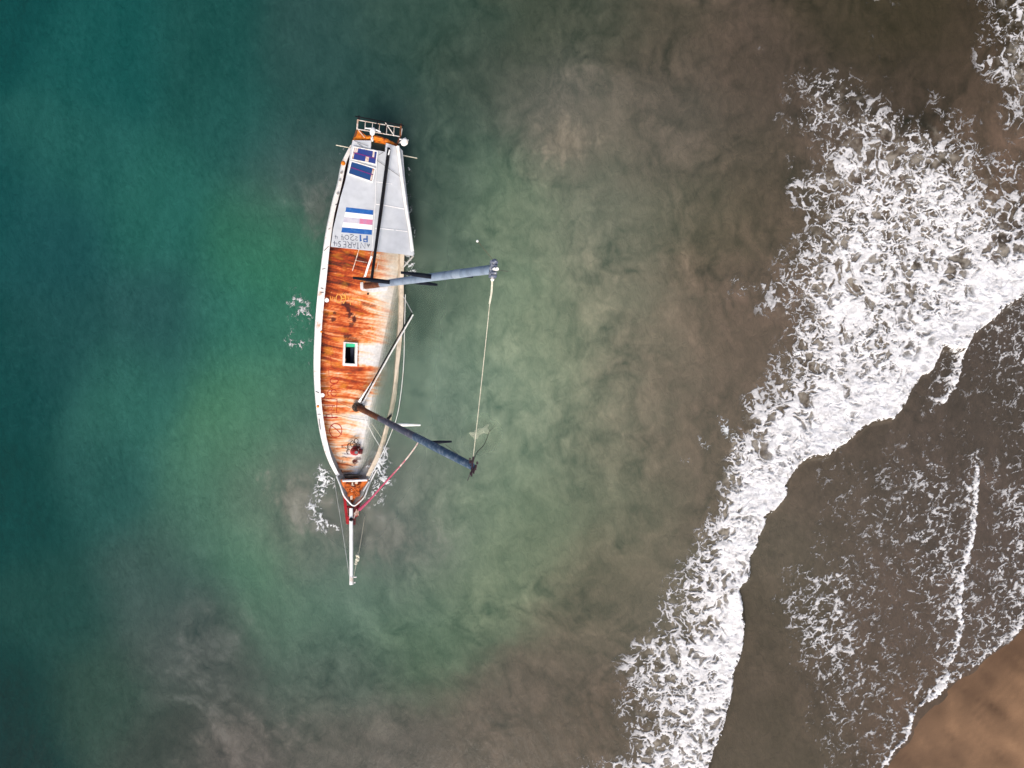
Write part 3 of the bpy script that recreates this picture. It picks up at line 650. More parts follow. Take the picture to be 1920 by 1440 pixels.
PT_OUT = [(749, 276), (751.5, 302), (755, 341), (757, 370), (758.5, 400), (759, 430), (758.5, 461), (757, 520), (757, 552), (756, 600), (753, 640), (749, 680), (746, 715), (743, 745), (737, 775), (728, 808), (720, 838), (709, 864), (697, 886), (694, 893)]
HB = .45
def catm(path, h): return smooth_path([B(x, y, h) for x, y in path], 6)
so, si, pi_, po = catm(SB_OUT, HB), catm(SB_IN, HB), catm(PT_IN, HB), catm(PT_OUT, HB)
def down(p, h): return p - W_AX * h
def strip(rows, closed=False):
    """loft rows of equal length"""
    n = len(rows[0]); vs = [p for r in rows for p in r]; fs = []
    for i in range(len(rows) - 1 + (1 if closed else 0)):
        i2 = (i + 1) % len(rows)
        for j in range(n - 1): fs.append([i * n + j, i * n + j + 1, i2 * n + j + 1, i2 * n + j])
    return vs, fs
# hull shell below the rail, with transom and stem
bow_top = [B(632, 893, .45), B(645, 925, .62), B(660, 946, .7)]
so_h = so + smooth_path(bow_top, 3)[1:]
po_h = po + smooth_path([B(694, 893, .45), B(682, 928, .62), B(664, 947, .7)], 3)[1:]
m = mb(); rows = [[] for _ in range(7)]
n = len(so_h)
for i, (a, b) in enumerate(zip(so_h, po_h)):
    c = (a + b) * .5; half = (b - a) * .5
    e = min(1.0, (n - 1 - i) / (n * .30)); dep = 1.15 + .85 * e ** .6
    for r, (k, d) in enumerate([(-1, .05), (-.93, .5), (-.74, 1.25), (0, dep + .5), (.74, 1.25), (.93, .5), (1, .05)]):
        rows[r].append(c + half * k * (1 if abs(k) == 1 else (.45 + .55 * e)) - W_AX * (d * (.35 + .65 * e) if d > .1 else d))
vs, fs = strip(rows); m.add(vs, [f[::-1] for f in fs])
m.add([r[0] for r in rows], [list(range(7))]); m.add([r[-1] for r in rows], [list(range(7))[::-1]])
hull = m.build('hull', M['hull'], boat, smooth=True)
# bulwarks: cap, outer edge and inner wall
def bulwark(name, outer, inner, mat, wall):
    m = mb(); ctr = [(a + b) * .5 for a, b in zip(outer, inner)]
    th = .07
    rows = [outer, inner, [down(p, th) for p in inner], [down(p, th) for p in outer]]
    vs, fs = strip(rows, True); m.add(vs, fs)
    k = len(outer); m.add([r[0] for r in rows], [[0, 1, 2, 3]]); m.add([r[-1] for r in rows], [[3, 2, 1, 0]])
    o = m.build(name, mat, boat)
    m = mb()
    i1 = [p + (q - p) * .25 - W_AX * th for p, q in zip(inner, outer)]; o1 = [p + (q - p) * .75 - W_AX * th for p, q in zip(inner, outer)]
    rows = [o1, i1, [down(p, HB - th - .0) for p in i1], [down(p, HB - th) for p in o1]]
    vs, fs = strip(rows, True); m.add(vs, fs); m.build('bulwark', wall, boat)
    return o
tag(bulwark('cap_rail', so, si, M['cap'], M['white']), 'white starboard rail')
tag(bulwark('cap_rail', po, pi_, M['beige'], M['beige']), 'silty beige port rail awash')

# deck with its own rust streaks
ROWS = np.arange(270, 893.5, 1.5); NC = 110
dv, dpx, dpy, dt = [], [], [], []
for y in ROWS:
    l, r = lerp_path(SB_IN, y) - 2, lerp_path(PT_IN, y) + 3
    a = B(l, y, HB) - W_AX * HB; b = B(r, y, HB) - W_AX * HB
    for j in range(NC):
        t = j / (NC - 1); p = a + (b - a) * t
        dv.append(p); x_, y_ = proj(p); dpx.append(x_); dpy.append(y_); dt.append(t)
dpx, dpy, dt = map(np.array, (dpx, dpy, dt))
tilt = .20 - .10 * sst(560, 760, dpy)
qq = dpy - tilt * (dpx - 600) + 5 * gn(dpx / 60, dpy / 40)
n1 = fbm(dpx / 80, qq / 10, 4, .55); n2 = fbm(dpx / 48 + 9, qq / 3.0, 4, .6); n3 = fbm(dpx / 14, dpy / 14, 4)
fore = sst(715, 800, dpy)
r_ = .665 + .70 * n1 + .52 * n2 + .14 * n3 - .30 * fore - 1.35 * np.maximum(0, dt - .55 + .16 * fore + .20 * fbm(dpx / 40, dpy / 30 + 60, 3)) + .50 * np.exp(-dt / .06) * (1 + 1.2 * n2)
r_ += .22 * sst(600, 500, dpy) * sst(.75, .5, dt) - .28 * sst(30, 0, np.abs(dpy - 765)) * sst(.2, .6, dt) - .30 * sst(26, 6, np.abs(dpy - 548)) * sst(.25, .5, dt)
r_ -= .62 * sst(24, 16, np.abs(dpy - 666) + 4 * n3) * sst(671, 674, dpx)
ST = np.array([0, .22, .42, .62, .80, .98, 1.2])
CR = np.array([[.66, .64, .62], [.74, .58, .42], [.74, .36, .17], [.62, .145, .032], [.38, .05, .012], [.22, .036, .012], [.05, .014, .012]])
dc = np.stack([np.interp(r_, ST, CR[:, i]) for i in range(3)], 1)
yel = sst(.1, .5, fbm(dpx / 30 + 40, qq / 12, 3)) * .5 * sst(.25, .5, r_)
dc = dc * (1 - yel[:, None]) + yel[:, None] * np.array([.58, .24, .02])
for bx, by, rx, ry, s_ in [(648, 571, 10, 5, 1), (653, 580, 5, 8, 1), (657, 590, 8, 6, 1), (664, 598, 7, 8, 1), (658, 608, 6, 5, .8), (624, 599, 8, 4, .9), (627, 587, 4, 4, .9), (651, 630, 9, 5, .9), (662, 634, 12, 2, .6), (665, 866, 7, 6, 1), (672, 860, 8, 4, .7),
                           (690, 572, 18, 4, .6), (640, 884, 3, 6, .9), (650, 886, 12, 3, .6), (615, 560, 4, 5, .8), (612, 590, 5, 8, .7), (640, 905, 12, 6, .8), (642, 836, 2, 2, .8), (648, 851, 10, 1.2, .6), (652, 858, 14, 1, .5), (658, 700, 9, 1.5, .6)]:
    yb = by + tilt * (dpx - bx) * (rx > 9)
    d = np.hypot((dpx - bx) / rx, (dpy - yb) / ry) + 1.1 * fbm(dpx / 7, dpy / 5, 4, .6) + .1
    k = sst(1.05, .7, d)[:, None] * s_
    dc = dc * (1 - k) + k * np.array([.075, .014, .010])
silt = sst(.66, .98, dt + .06 * n3)[:, None] * .85
dc = dc * (1 - silt) + silt * np.array([.46, .43, .37])
dv_np = np.array([tuple(p - ORG) for p in dv])
qd = grid_quads(len(ROWS), NC)[:, ::-1]
HX0, HX1, HY0, HY1 = 647.0, 668.0, 643.5, 682.5
hole = (dpx > HX0) & (dpx < HX1) & (dpy > HY0) & (dpy < HY1)
qd = qd[~hole[qd].all(1)]
deck = new_obj('deck', np_mesh('deck', dv_np, qd, [('col', 'FLOAT_COLOR', dc)]), boat); deck.data.materials.append(M['deck'])
tag(deck, 'rust streaked deck')

# hatch
def quad_px(x0, y0, x1, y1, h, sk=.0): return [B(x0, y0, h), B(x1, y0 + sk, h), B(x1, y1 + sk, h), B(x0, y1, h)]
def frame_px(m, o, i, h, th, mi=0):
    for k in range(4):
        a, b = k, (k + 1) % 4
        m.plate([B(*o[a], h), B(*o[b], h), B(*i[b], h), B(*i[a], h)], th, W_AX, mi)
ho = [(645, 641), (671, 643), (670, 687), (643, 685.5)]; hi = [(648, 643.5), (667, 644.5), (666, 682), (647, 681)]
m = mb(); frame_px(m, ho, hi, .14, .18); hatch = m.build('hatch', M['white'], boat, bevel=.012)
m = mb(); top = [B(*p, .02) for p in hi]; bot = [p - W_AX * .62 for p in top]
m.add(top + bot, [[0, 1, 5, 4], [1, 2, 6, 5], [2, 3, 7, 6], [3, 0, 4, 7], [4, 5, 6, 7]]); m.build('hatch_well', M['dark'], hatch)  # near-black walls: the darkness inside the hull put into their colour
m = mb(); m.plate([B(648, 643.8, .06), B(666.5, 644.6, .06), B(665.5, 651, -.05), B(648, 650.5, -.05)], .02, W_AX); m.build('green_panel', M['green'], hatch)
m = mb(); m.plate([B(657, 652, -.42), B(664, 652, -.3), B(664, 681, -.3), B(657, 681, -.42)], .02, W_AX); m.build('companion_step', paint('navy_step', (.02, .028, .055), (.03, .04, .07), .4, 3, .6), hatch)

# cabin roof
HR = 1.1
roofL = [(662, 262.5), (696.5, 263), (695.5, 283), (724, 287), (725.5, 268.5), (733, 270), (733, 291)]
m = mb()
left = [(661.5, 263), (696, 263.5), (695, 279), (722, 285), (722.5, 284), (709, 330), (704, 400), (696.5, 470.5), (620.5, 462), (630, 410), (641, 352), (650, 305), (656, 284)]
m.plate([B(x, y, HR) for x, y in [(661.5, 263), (696, 263.5), (695.4, 279), (709, 282), (704, 370), (697, 470.5), (620.5, 462.5), (624.8, 430), (632, 400), (638.8, 370), (647.5, 340), (655.5, 300), (657, 284)]], .06, W_AX)
roof = m.build('cabin_roof', M['roof'], boat)
m = mb()
m.plate([B(x, y, HR - .012) for x, y in [(709.3, 282), (722, 284.5), (724, 268), (745, 275), (751.5, 330), (760, 385), (768, 435), (775.5, 479), (697.3, 470.5), (704.3, 370)]], .06, W_AX)
m.build('roof_panel', M['roof'], roof)
m = mb()
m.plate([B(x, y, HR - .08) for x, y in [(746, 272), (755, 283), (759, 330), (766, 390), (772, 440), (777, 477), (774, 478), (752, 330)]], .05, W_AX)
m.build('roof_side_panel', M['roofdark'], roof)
m = mb(); m.tube([B(746, 274, HR + .08), B(753, 330, HR + .08), B(761, 386, HR + .08), B(769, 436, HR + .08), B(773.5, 471, HR + .08)], .075, 10); m.build('roof_rail', M['white'], roof, smooth=True)
def rib(m, pts, w, h, mi=0): m.ribbon([B(x, y, h) for x, y in pts], w, W_AX, mi)
m = mb()
rib(m, [(706.5, 300), (703.5, 380), (697.5, 468)], .022, HR + .006); rib(m, [(705, 383), (722, 385), (758, 392)], .045, HR + .010); rib(m, [(703, 428), (722, 429), (738, 431)], .04, HR + .010); rib(m, [(742, 431.5), (764, 434)], .035, HR + .010); rib(m, [(706, 341), (722, 343), (735, 345)], .03, HR + .010)
m.build('roof_seam', M['flagwhite'], roof)
m = mb()
m.tube([B(670, 268, HR + .05), B(706, 300, HR + .05), B(750, 331, HR + .05)], .009, 5); m.tube([B(664, 264, HR + .05), B(690, 274, HR + .05)], .008, 5); m.tube([B(710, 291, HR + .05), B(719, 285, HR + .05)], .009, 5)
m.build('roof_cable', M['wiredark'], roof)
# body of the cabin under the roof
m = mb()
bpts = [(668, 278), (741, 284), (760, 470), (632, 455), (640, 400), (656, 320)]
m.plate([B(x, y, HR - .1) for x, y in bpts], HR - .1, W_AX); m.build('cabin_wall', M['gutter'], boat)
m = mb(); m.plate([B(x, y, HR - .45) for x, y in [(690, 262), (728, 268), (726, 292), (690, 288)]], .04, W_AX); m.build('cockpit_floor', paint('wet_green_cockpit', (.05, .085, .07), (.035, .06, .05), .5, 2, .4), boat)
m = mb(); m.ribbon([B(663, 290, .1), B(650, 330, .1), B(636, 390, .1), B(622, 455, .1)], .6, W_AX); m.build('side_deck_shade', M['gutter'], boat)  # dark strip painting the shade in the gap between rail and roof
# roof posts at the front corners
m = mb(); m.tube([B(775, 480, HR - .1), B(764, 492, .7), B(757, 500, HB)], .04, 6); m.tube([B(759, 478, HR - .1), B(775, 479, HR - .1)], .03, 6); m.build('roof_bracket', M['grey'], boat)

# solar panels
def panel(o, cream, name_mat, seam):
    e1 = (B(*o[1], HR) - B(*o[0], HR)).normalized(); e2 = (B(*o[3], HR) - B(*o[0], HR)).normalized()
    def at(u, v): 
        x = (o[0][0] * (1 - u) + o[1][0] * u) * (1 - v) + (o[3][0] * (1 - u) + o[2][0] * u) * v
        y = (o[0][1] * (1 - u) + o[1][1] * u) * (1 - v) + (o[3][1] * (1 - u) + o[2][1] * u) * v
        return (x, y)
    def cell(u0, v0, u1, v1, h): return [B(*at(u0, v0), h), B(*at(u1, v0), h), B(*at(u1, v1), h), B(*at(u0, v1), h)]
    m = mb(); m.plate(cell(.05, .07, .95, .93, HR + .055), .04, W_AX)
    p = m.build('solar_panel', name_mat(e1, e2), boat)
    m = mb(); ins = (.045, .075)
    frame_px(m, o, [at(ins[0], ins[1]), at(1 - ins[0], ins[1]), at(1 - ins[0], 1 - ins[1]), at(ins[0], 1 - ins[1])], HR + .07, .06); m.build('panel_frame', M['white'], p)
    
    for c in cream:
        m = mb(); m.plate(cell(*c, HR + .062), .004, W_AX); m.build('corroded_cell', M['panelcream'], p)
    m = mb(); m.ribbon([B(*at(.06, seam[0]), HR + .067), B(*at(.95, seam[1]), HR + .067)], .035, W_AX); m.build('panel_seam', M['panelline'], p)
    return p
tag(panel([(663, 274), (709, 283), (706, 309.5), (657, 299)], [(.06, .08, .13, .45), (.14, .08, .2, .40), (.80, .06, .87, .5), (.55, .56, .68, .92), (.05, .5, .1, .9)], lambda a, b: solar_mat('worn_solar_cells', (.010, .04, .20), (.03, .045, .22), a, b, 1), (.46, .56)), 'corroded solar panel with cream cells')
tag(panel([(658, 300.5), (705, 315), (699, 342.5), (651.5, 326)], [(.88, .1, .945, .45), (.88, .5, .945, .9)], lambda a, b: solar_mat('blue_solar_cells', (.008, .06, .18), (.008, .045, .17), a, b, 0), (.48, .50)), 'darker blue solar panel')

# painted flag
def fl(t, u):
    lx, ly, rx, ry = 649.2 - 9.4 * t, 388.5 + 47 * t, 700 - 2.9 * t, 394.3 + 46 * t
    return (lx + (rx - lx) * u, ly + (ry - ly) * u)
m = mb(); HF = HR + .005
def fq(t0, t1, u0, u1, mi): m.add([B(*fl(t0, u0), HF), B(*fl(t1, u0), HF), B(*fl(t1, u1), HF), B(*fl(t0, u1), HF)], [[0, 1, 2, 3]], mi)
fq(0, .19, 0, 1, 0); fq(.19, .385, 0, 1, 1); fq(.385, .60, 0, .55, 2); fq(.385, .60, .55, 1, 3); fq(.60, .80, 0, 1, 1); fq(.80, 1.0, 0, 1, 0)
tag(m.build('painted_flag', [M['blue'], M['flagwhite'], M['lilac'], M['pink']], roof), 'blue, white and faded pink striped flag painted on the roof')

# hand lettering (upside down in the photo)
def arc(cx, cy, rx, ry, a0, a1, n=14): return [(cx + rx * math.cos(R(a0 + (a1 - a0) * i / n)), cy + ry * math.sin(R(a0 + (a1 - a0) * i / n))) for i in range(n + 1)]
GL = {'A': [[(0, 0), (.5, 1), (1, 0)], [(.2, .38), (.8, .38)]], 'N': [[(0, 0), (0, 1), (1, 0), (1, 1)]], 'T': [[(.5, 0), (.5, 1)], [(.1, 1), (.9, 1)]],
      'R': [[(0, 0), (0, 1)], [(0, 1), (.6, 1), (.85, .78), (.6, .52), (0, .5)], [(.4, .5), (1, 0)]], 'E': [[(1, 0), (0, 0), (0, 1), (1, 1)], [(0, .52), (.75, .52)]],
      'S': [[(.95, .95), (.4, 1), (.1, .8), (.3, .55), (.75, .42), (.85, .15), (.5, 0), (.05, .05)]], '4': [[(.65, 0), (.65, 1)], [(.65, .42), (.0, .42), (.1, .95)], [(.65, .42), (1, .42)]],
      'P': [[(.1, 0), (.1, 1), (.9, .95), (.95, .6), (.1, .55)]], '1': [[(.6, 0), (.6, 1), (.1, .75)]], '2': [[(0, .8), (.35, 1), (.85, .85), (.8, .55), (.1, .1), (.5, .02), (1, .12)]], '0': [arc(.5, .5, .5, .5, 0, 360)]}
def letters(items, h, mat, parent, wd):
    m = mb()
    for g, x0, x1, yt, yb, w in items:
        for st in GL[g]:
            pts = []
            for gx_, gy_ in st:
                px_ = x1 - gx_ * (x1 - x0); py_ = yt + gy_ * (yb - yt) + .10 * (px_ - 655); pts.append(B(px_, py_, h + random.uniform(0, .002)))
            m.ribbon(pts, w, W_AX)
    return m.build('lettering', mat, parent)
letters([('P', 681.5, 689, 438.5, 450.5, .07), ('1', 674, 678.5, 438.5, 450.5, .07)], HR + .008, M['inkblue'], roof, .07)
letters([('2', 666, 671, 442, 449.5, .022), ('2', 656, 664.5, 439, 450.5, .026), ('0', 646.5, 654, 441.5, 449.5, .022), ('4', 639.5, 644.5, 440.5, 451.5, .022), ('4', 627.5, 633, 443, 450, .018),
         ('A', 688, 693, 453.5, 460, .035), ('N', 676.5, 684.5, 452.5, 463.5, .03), ('T', 668.5, 673.5, 453, 464, .028), ('A', 661, 667.5, 453.5, 464, .026), ('R', 651.5, 658.5, 453, 464.5, .028), ('E', 643, 648.5, 453.5, 464.5, .028), ('S', 634, 639.5, 454.5, 464.5, .028), ('4', 624.5, 632, 454.5, 463.5, .026)], HR + .008, M['ink'], roof, .03)
def graffiti(strokes, mat, h=.008):
    m = mb()
    for w, st in strokes: m.ribbon([B(x, y, h + random.uniform(0, .003)) for x, y in st], w * 1.12, W_AX)
    return m.build('graffiti', mat, boat)
tag(graffiti([(.035, arc(626.5, 714, 7.5, 5.5, 0, 360, 20)), (.035, arc(626, 737, 5.5, 6, 30, 330, 16)), (.03, arc(620, 737, 6, 5.5, 120, 300, 10)), (.028, arc(632, 726, 12, 6, 130, 260, 10)),
          (.03, [(604, 747), (620, 747.5), (632, 749), (631.5, 762), (631, 775)]), (.03, [(608, 760), (628, 761)]), (.025, [(608, 770), (622, 768), (624, 760)]), (.05, [(606, 782.5), (620, 783.5), (633, 782.5)]), (.03, [(612, 783), (612, 777), (622, 776), (623, 783)]),
          (.032, arc(629.5, 807, 11.5, 13, 0, 360, 26)), (.03, [(620, 797), (632, 806), (641, 815)]), (.02, [(616, 690), (617, 705)]), (.02, [(612, 672), (620, 668), (621, 690)])], M['spray']), 'red sprayed figures')
tag(graffiti([(.028, arc(635, 560, 5, 8, 0, 360, 18)), (.028, [(619, 556), (621, 563)]), (.028, [(623, 556), (624, 563), (626, 557), (628, 564)]), (.03, arc(640, 560, 8, 9, -60, 70, 10)), (.03, arc(644, 556, 4, 4, -120, 200, 10)), (.026, [(652, 554), (654, 562)]), (.028, [(657, 562), (660, 566), (663, 560)]), (.026, [(657, 566), (657, 572)]), (.03, [(660, 558), (676, 566), (674, 572)]),
          (.02, arc(700, 615, 4, 5, 0, 300, 10)), (.02, [(697, 624), (703, 622)]), (.018, [(702, 628), (704, 640)]), (.02, [(695, 632), (697, 640)])], M['spraylight']), 'yellow sprayed scrawl')
tag(graffiti([(.022, [(643, 552), (647, 547), (653, 550)]), (.02, [(640, 840), (646, 838), (650, 841)]), (.02, [(641, 857), (646, 856), (650, 858)]), (.02, [(643, 862), (641, 868), (648, 868)]), (.02, [(630, 868), (650, 871), (662, 875)]), (.018, [(674, 625), (680, 627)])], M['rustbrown']), 'dark scratched marks')
# fittings on the rails
for x, y in [(640, 324), (637, 338), (633, 363)]: m = mb(); m.tube([B(x, y, HB + .0), B(x, y, HB + .06)], .05, 10); m.build('fairlead', M['grey'], boat)
for x, y in [(611.5, 563), (603.5, 741)]:
    m = mb(); m.tube([B(x, y, HB - .1), B(x + 1, y, HB + .05)], .075, 10); m.tube([B(x + 1, y, HB + .05), B(x + 1.2, y, HB + .09)], .095, 10); m.build('bollard', M['white'], boat)
for x, y, s_ in [(643.5, 306, .10), (596, 762, .06), (602.5, 622, .05)]: m = mb(); m.ball(B(x, y, HB + .01), s_, 6, 10, .4, W_AX); m.build('rust_boss', M['rustorange'], boat, smooth=True)
for pts in [[(629, 384), (633, 382)], [(616, 430), (619, 428)], [(604, 505), (610, 503)], [(601, 540), (606, 541)], [(601, 549), (607, 548)], [(592, 734), (598, 737)], [(596, 777), (601, 777)], [(598, 785), (601, 805)], [(608, 470), (616, 462)]]:
    m = mb(); m.tube([B(x, y, HB + .015) for x, y in pts], .014, 5); m.build('rail_fitting', M['wiredark'], boat)

# stern: transom beam, davit frame, radar dome, wind generator
m = mb(); m.tube(smooth_path([B(664, 262, .75), B(678, 260, .85), B(694, 258.5, .9), B(706, 259, .9), B(722, 263.5, .9), B(735, 269, .85), B(744, 274, .75)], 4), [.09] * 6 + [.13] * 12 + [.1] * 7, 8, flat=.8)
m.plate([B(x, y, .95) for x, y in [(670, 242), (677, 246), (690, 258), (674, 261), (662, 264), (667, 252)]], .25, W_AX)
m.plate([B(x, y, .8) for x, y in [(700, 258), (722, 262), (742, 272), (726, 270), (704, 266)]], .2, W_AX)
m.build('transom_beam', M['rustorange'], boat)
HD = 1.25
m = mb()
def tb(a, b, r=.03, ha=HD, hb=HD): m.tube([B(*a, ha), B(*b, hb)], r * .68, 6)
tb((671, 225), (753, 239.5)); tb((670, 242), (750, 256)); tb((671, 224), (669.5, 243), .05); tb((753.5, 241), (752, 254), .04)
for x in (684.5, 698, 711, 725, 738.5): tb((x + .6, 226.5 + (x - 670) * .17), (x - .6, 243 + (x - 670) * .17), .022)
tb((722.5, 230), (739, 254), .03); tb((672, 244), (684, 258), .025, HD, .95); tb((685, 239), (714, 247), .02)
dav = m.build('davit_frame', paint('weathered_davit_paint', (.62, .58, .54), (.42, .24, .14), .35, 5, .5), boat)
m = mb(); tb((666, 218), (757, 235.5), .035, HD + .12, HD + .12); tb((673, 218), (673, 223), .08, HD + .1, HD); tb((708, 228), (704, 241), .05); tb((724, 234), (721.5, 251), .055); m.build('davit_bar', M['black'], dav)
m = mb(); tb((752, 232), (750.5, 257), .06, HD + .03, HD); tb((750, 257), (744, 272), .06, HD, .8); m.build('davit_post', M['rustbrown'], dav); m = mb(); tb((669.5, 243), (664, 262), .05, HD, .8); m.build('davit_post', M['rustbrown'], dav)
m = mb(); c = B(758.3, 266.3, 1.5); m.tube([c - W_AX * .14, c - W_AX * .1, c + W_AX * .08, c + W_AX * .13], [.13, .155, .155, .10], 20); rd = m.build('radar_dome', M['white'], boat, smooth=False, bevel=.02)
m = mb(); m.tube([B(748, 268, .9), B(756, 264, 1.4)], .035, 6); m.tube([B(749, 261, 1.35), B(766, 263, 1.4)], .03, 6); m.tube([B(760, 258, 1.4), B(759, 264, 1.4)], .03, 6); m.build('radar_bracket', M['white'], rd)
m = mb(); ax_ = (B(700, 240, 2.0) - B(697.5, 253, 2.0)).normalized(); m.ball(B(698.6, 246.5, 2.0), .12, 8, 12, 1.5, ax_); wg = m.build('wind_generator', M['white'], boat, smooth=True)
m = mb(); m.tube([B(698, 252, 1.9), B(697.6, 263, .95)], .022, 6); m.tube([B(697.6, 258, 1.1), B(697.4, 264, .95)], .06, 8); m.build('pole', M['white'], wg)
c = B(700, 242, 2.0)
for e in ((685, 240.5), (714, 247.5)): m = mb(); m.plate([c + U_AX * .03, B(*e, 2.0) + U_AX * .02, B(*e, 2.0) - U_AX * .02, c - U_AX * .05], .012, W_AX); m.build('blade', M['white'], wg)
m = mb(); m.tube([B(630, 272, .8), B(658, 277.5, .8)], .022, 6); m.tube([B(754, 291, .8), B(782, 296.5, .8)], .022, 6); m.tube([B(658, 277.5, .8), B(754, 291, .8)], .02, 6); m.build('outrigger_pole', M['rope'], boat)

# boom over the roof
HBm = HR + .35
m = mb(); m.tube([B(729, 277, HBm), B(713, 400, HBm), B(697, 522, HBm)], .065, 10); boom = m.build('boom', M['black'], boat, smooth=True)
m = mb(); m.tube([B(731.8, 280, HBm - .03), B(716.2, 400, HBm - .03), B(701, 500, HBm - .03)], .022, 6); m.build('boom_track', M['wiredark'], boom)
m = mb(); m.tube([B(730, 281, HBm + .02), B(727.5, 291, HBm + .02)], .05, 8); m.build('boom_fitting', M['white'], boom); m = mb(); m.tube([B(697, 480, HBm - .5), B(690, 500, .6), B(684.5, 518, .3)], .05, 8); m.build('boom_strut', M['white'], boom)
for pts in [[(673, 468), (667, 488), (660.5, 508)], [(698, 471), (691, 494), (682, 520)], [(715, 474), (710, 490), (706, 506)], [(666, 488), (688, 492)]]: m = mb(); m.tube([B(*pts[0], .5), *[B(*p, .35) for p in pts[1:-1]], B(*pts[-1], .06)], .018, 6); m.build('deck_pipe', M['panelcream'], boat)

# masts
def solve(f, target, lo, hi, n=400):
    best = None
    for i in range(n + 1):
        t = lo + (hi - lo) * i / n; x, y = proj(f(t)); d = (x - target[0]) ** 2 + (y - target[1]) ** 2
        if best is None or d < best[0]: best = (d, t)
    return best[1]
def spreader(mast_f, att, tip, sgn, mat, parent, r=.07, back=False):
    t = solve(mast_f, att, 0, 1); a = mast_f(t); L_ = solve(lambda q: a + V_AX * sgn * q, tip, .2, 4.0); b = a + V_AX * sgn * L_
    k = Vector(B(*tip, (b - ORG).dot(W_AX) + 0)); b = b * .5 + k * .5
    m = mb(); m.tube([a, a + (b - a) * .5, b], [r, r, r * .55], 8, flat=.45, up=U_AX); m.ball(a, r * .9, 6, 8); return m.build('spreader', mat, parent, smooth=True)
foot1, tip1 = B(686, 536, .1), B(923, 505, 12.9)
f1_ = lambda t: foot1 + (tip1 - foot1) * t
t_r = solve(f1_, (714, 532), 0, 1)
side1 = W_AX.cross(U_AX)
def mast_part(m, f, ts, rs, n=18): m.tube([f(t) for t in ts], rs, n, flat=.78, up=U_AX)
m = mb(); mast_part(m, f1_, [t_r, t_r + .02, .35, .7, 1.0], [.13, .135, .15, .145, .14]); mast1 = m.build('main_mast', M['mast'], boat, smooth=True); tag(mast1, 'pale blue main mast')
m = mb(); mast_part(m, f1_, [0, t_r * .5, t_r], [.15, .14, .13]); m.build('mast_foot', M['rustbrown'], mast1, smooth=True)
tc_ = solve(f1_, (860, 512), 0, 1)
m = mb(); mast_part(m, f1_, [tc_ - .025, tc_ + .02], [.151, .15]); m.build('mast_collar', paint('pale_mast_collar', (.30, .37, .46), (.26, .33, .43), .4, 2, .45), mast1, smooth=True)
spreader(f1_, (735, 528), (661.5, 521.5), -1, M['navy'], mast1, .085)
spreader(f1_, (762, 531), (820, 534.5), 1, M['navy'], mast1, .085)
spreader(f1_, (813, 516), (751.5, 511), -1, M['navy'], mast1, .08)
spreader(f1_, (856, 520), (887, 519.5), 1, M['navy'], mast1, .07)
ax1 = (tip1 - foot1).normalized()
m = mb(); c = tip1 + ax1 * .05; m.box(c, V_AX * .10, U_AX * .26, ax1 * .06)
for d in (-.2, -.1, .12, .2): m.box(c + U_AX * d + ax1 * .08, V_AX * .09, U_AX * .03, ax1 * .04)
m.ball(c + U_AX * -.22 + ax1 * .05, .09, 6, 8)
mh = m.build('masthead', paint('grey_masthead_fitting', (.10, .12, .18), (.45, .45, .46), .3, 9, .5), mast1, bevel=.015)
m = mb(); m.tube([c + ax1 * .05 + V_AX * .04, c + ax1 * .2 + V_AX * .04], .05, 10); m.build('mast_light', M['white'], mh); m = mb(); m.tube([c + ax1 * .08 - V_AX * .03, c + ax1 * .16 - V_AX * .03], .04, 8); m.build('mast_light', M['white'], mh); m = mb(); m.ball(c + U_AX * .3 + ax1 * .02, .06, 6, 8); m.build('halyard_block', M['white'], mh)
e_ = B(895, 452, 13.5); m = mb(); m.tube([c - U_AX * .25, e_], .0035, 5); m.build('antenna_whip', M['rustbrown'], mh)
m = mb(); m.ball(e_, .038, 8, 10); m.build('antenna_tip', M['white'], mh, smooth=True)
m = mb(); m.tube([c, c + V_AX * .5], .008, 5); m.build('wind_vane', M['wiredark'], mh)
# white mast step on the deck
m = mb()
frame_o = [(675.5, 529), (690, 527), (692, 545), (676, 544)]
m.plate([B(x, y, .06) for x, y in [(675.5, 529.5), (681, 528.5), (681.5, 541.5), (700, 540.5), (728, 536.5), (726, 545), (700, 548.5), (680, 545), (676, 542)]], .05, W_AX); m.build('mast_step', M['paintwhite'], boat, bevel=.01)
m = mb(); m.tube([B(690, 551, .02), B(690, 551, .05)], .05, 10); m.build('deck_filler', M['black'], boat)

foot2, tip2 = B(672, 764, .1), B(885, 874, 12.1)
f2_ = lambda t: foot2 + (tip2 - foot2) * t
ta, tb_ = solve(f2_, (711, 785), 0, 1), solve(f2_, (777, 820), 0, 1)
m = mb(); mast_part(m, f2_, [ta, (ta + tb_) / 2, tb_], [.125, .14, .145]); mast2 = m.build('fore_mast', M['mastslate'], boat, smooth=True); tag(mast2, 'slate and flaking blue fore mast')
m = mb(); mast_part(m, f2_, [tb_, (1 + tb_) / 2, 1.0], [.147, .145, .12]); m.build('mast_top', M['mastblue'], mast2, smooth=True)
m = mb(); mast_part(m, f2_, [0, ta * .5, ta], [.16, .13, .125]); m.build('mast_foot', M['rustbrown'], mast2, smooth=True)
m = mb(); m.tube([B(668, 764, .02), B(670, 763, .25)], .2, 12); 
for k in range(14): 
    a = B(666 + random.random() * 14, 758 + random.random() * 12, .1); m.box(a + W_AX * random.random() * .25, U_AX * random.uniform(.03, .09), V_AX * random.uniform(.03, .08), W_AX * .05)
m.build('mast_clamp', paint('blackened_clamp', (.03, .022, .02), (.16, .12, .09), .4, 9, .8), mast2)
m = mb(); m.tube([B(664, 766, .06), B(665, 760, .08), B(672, 757, .08)], .05, 8); m.build('clamp_ring', M['white'], mast2)
ax2 = (tip2 - foot2).normalized()
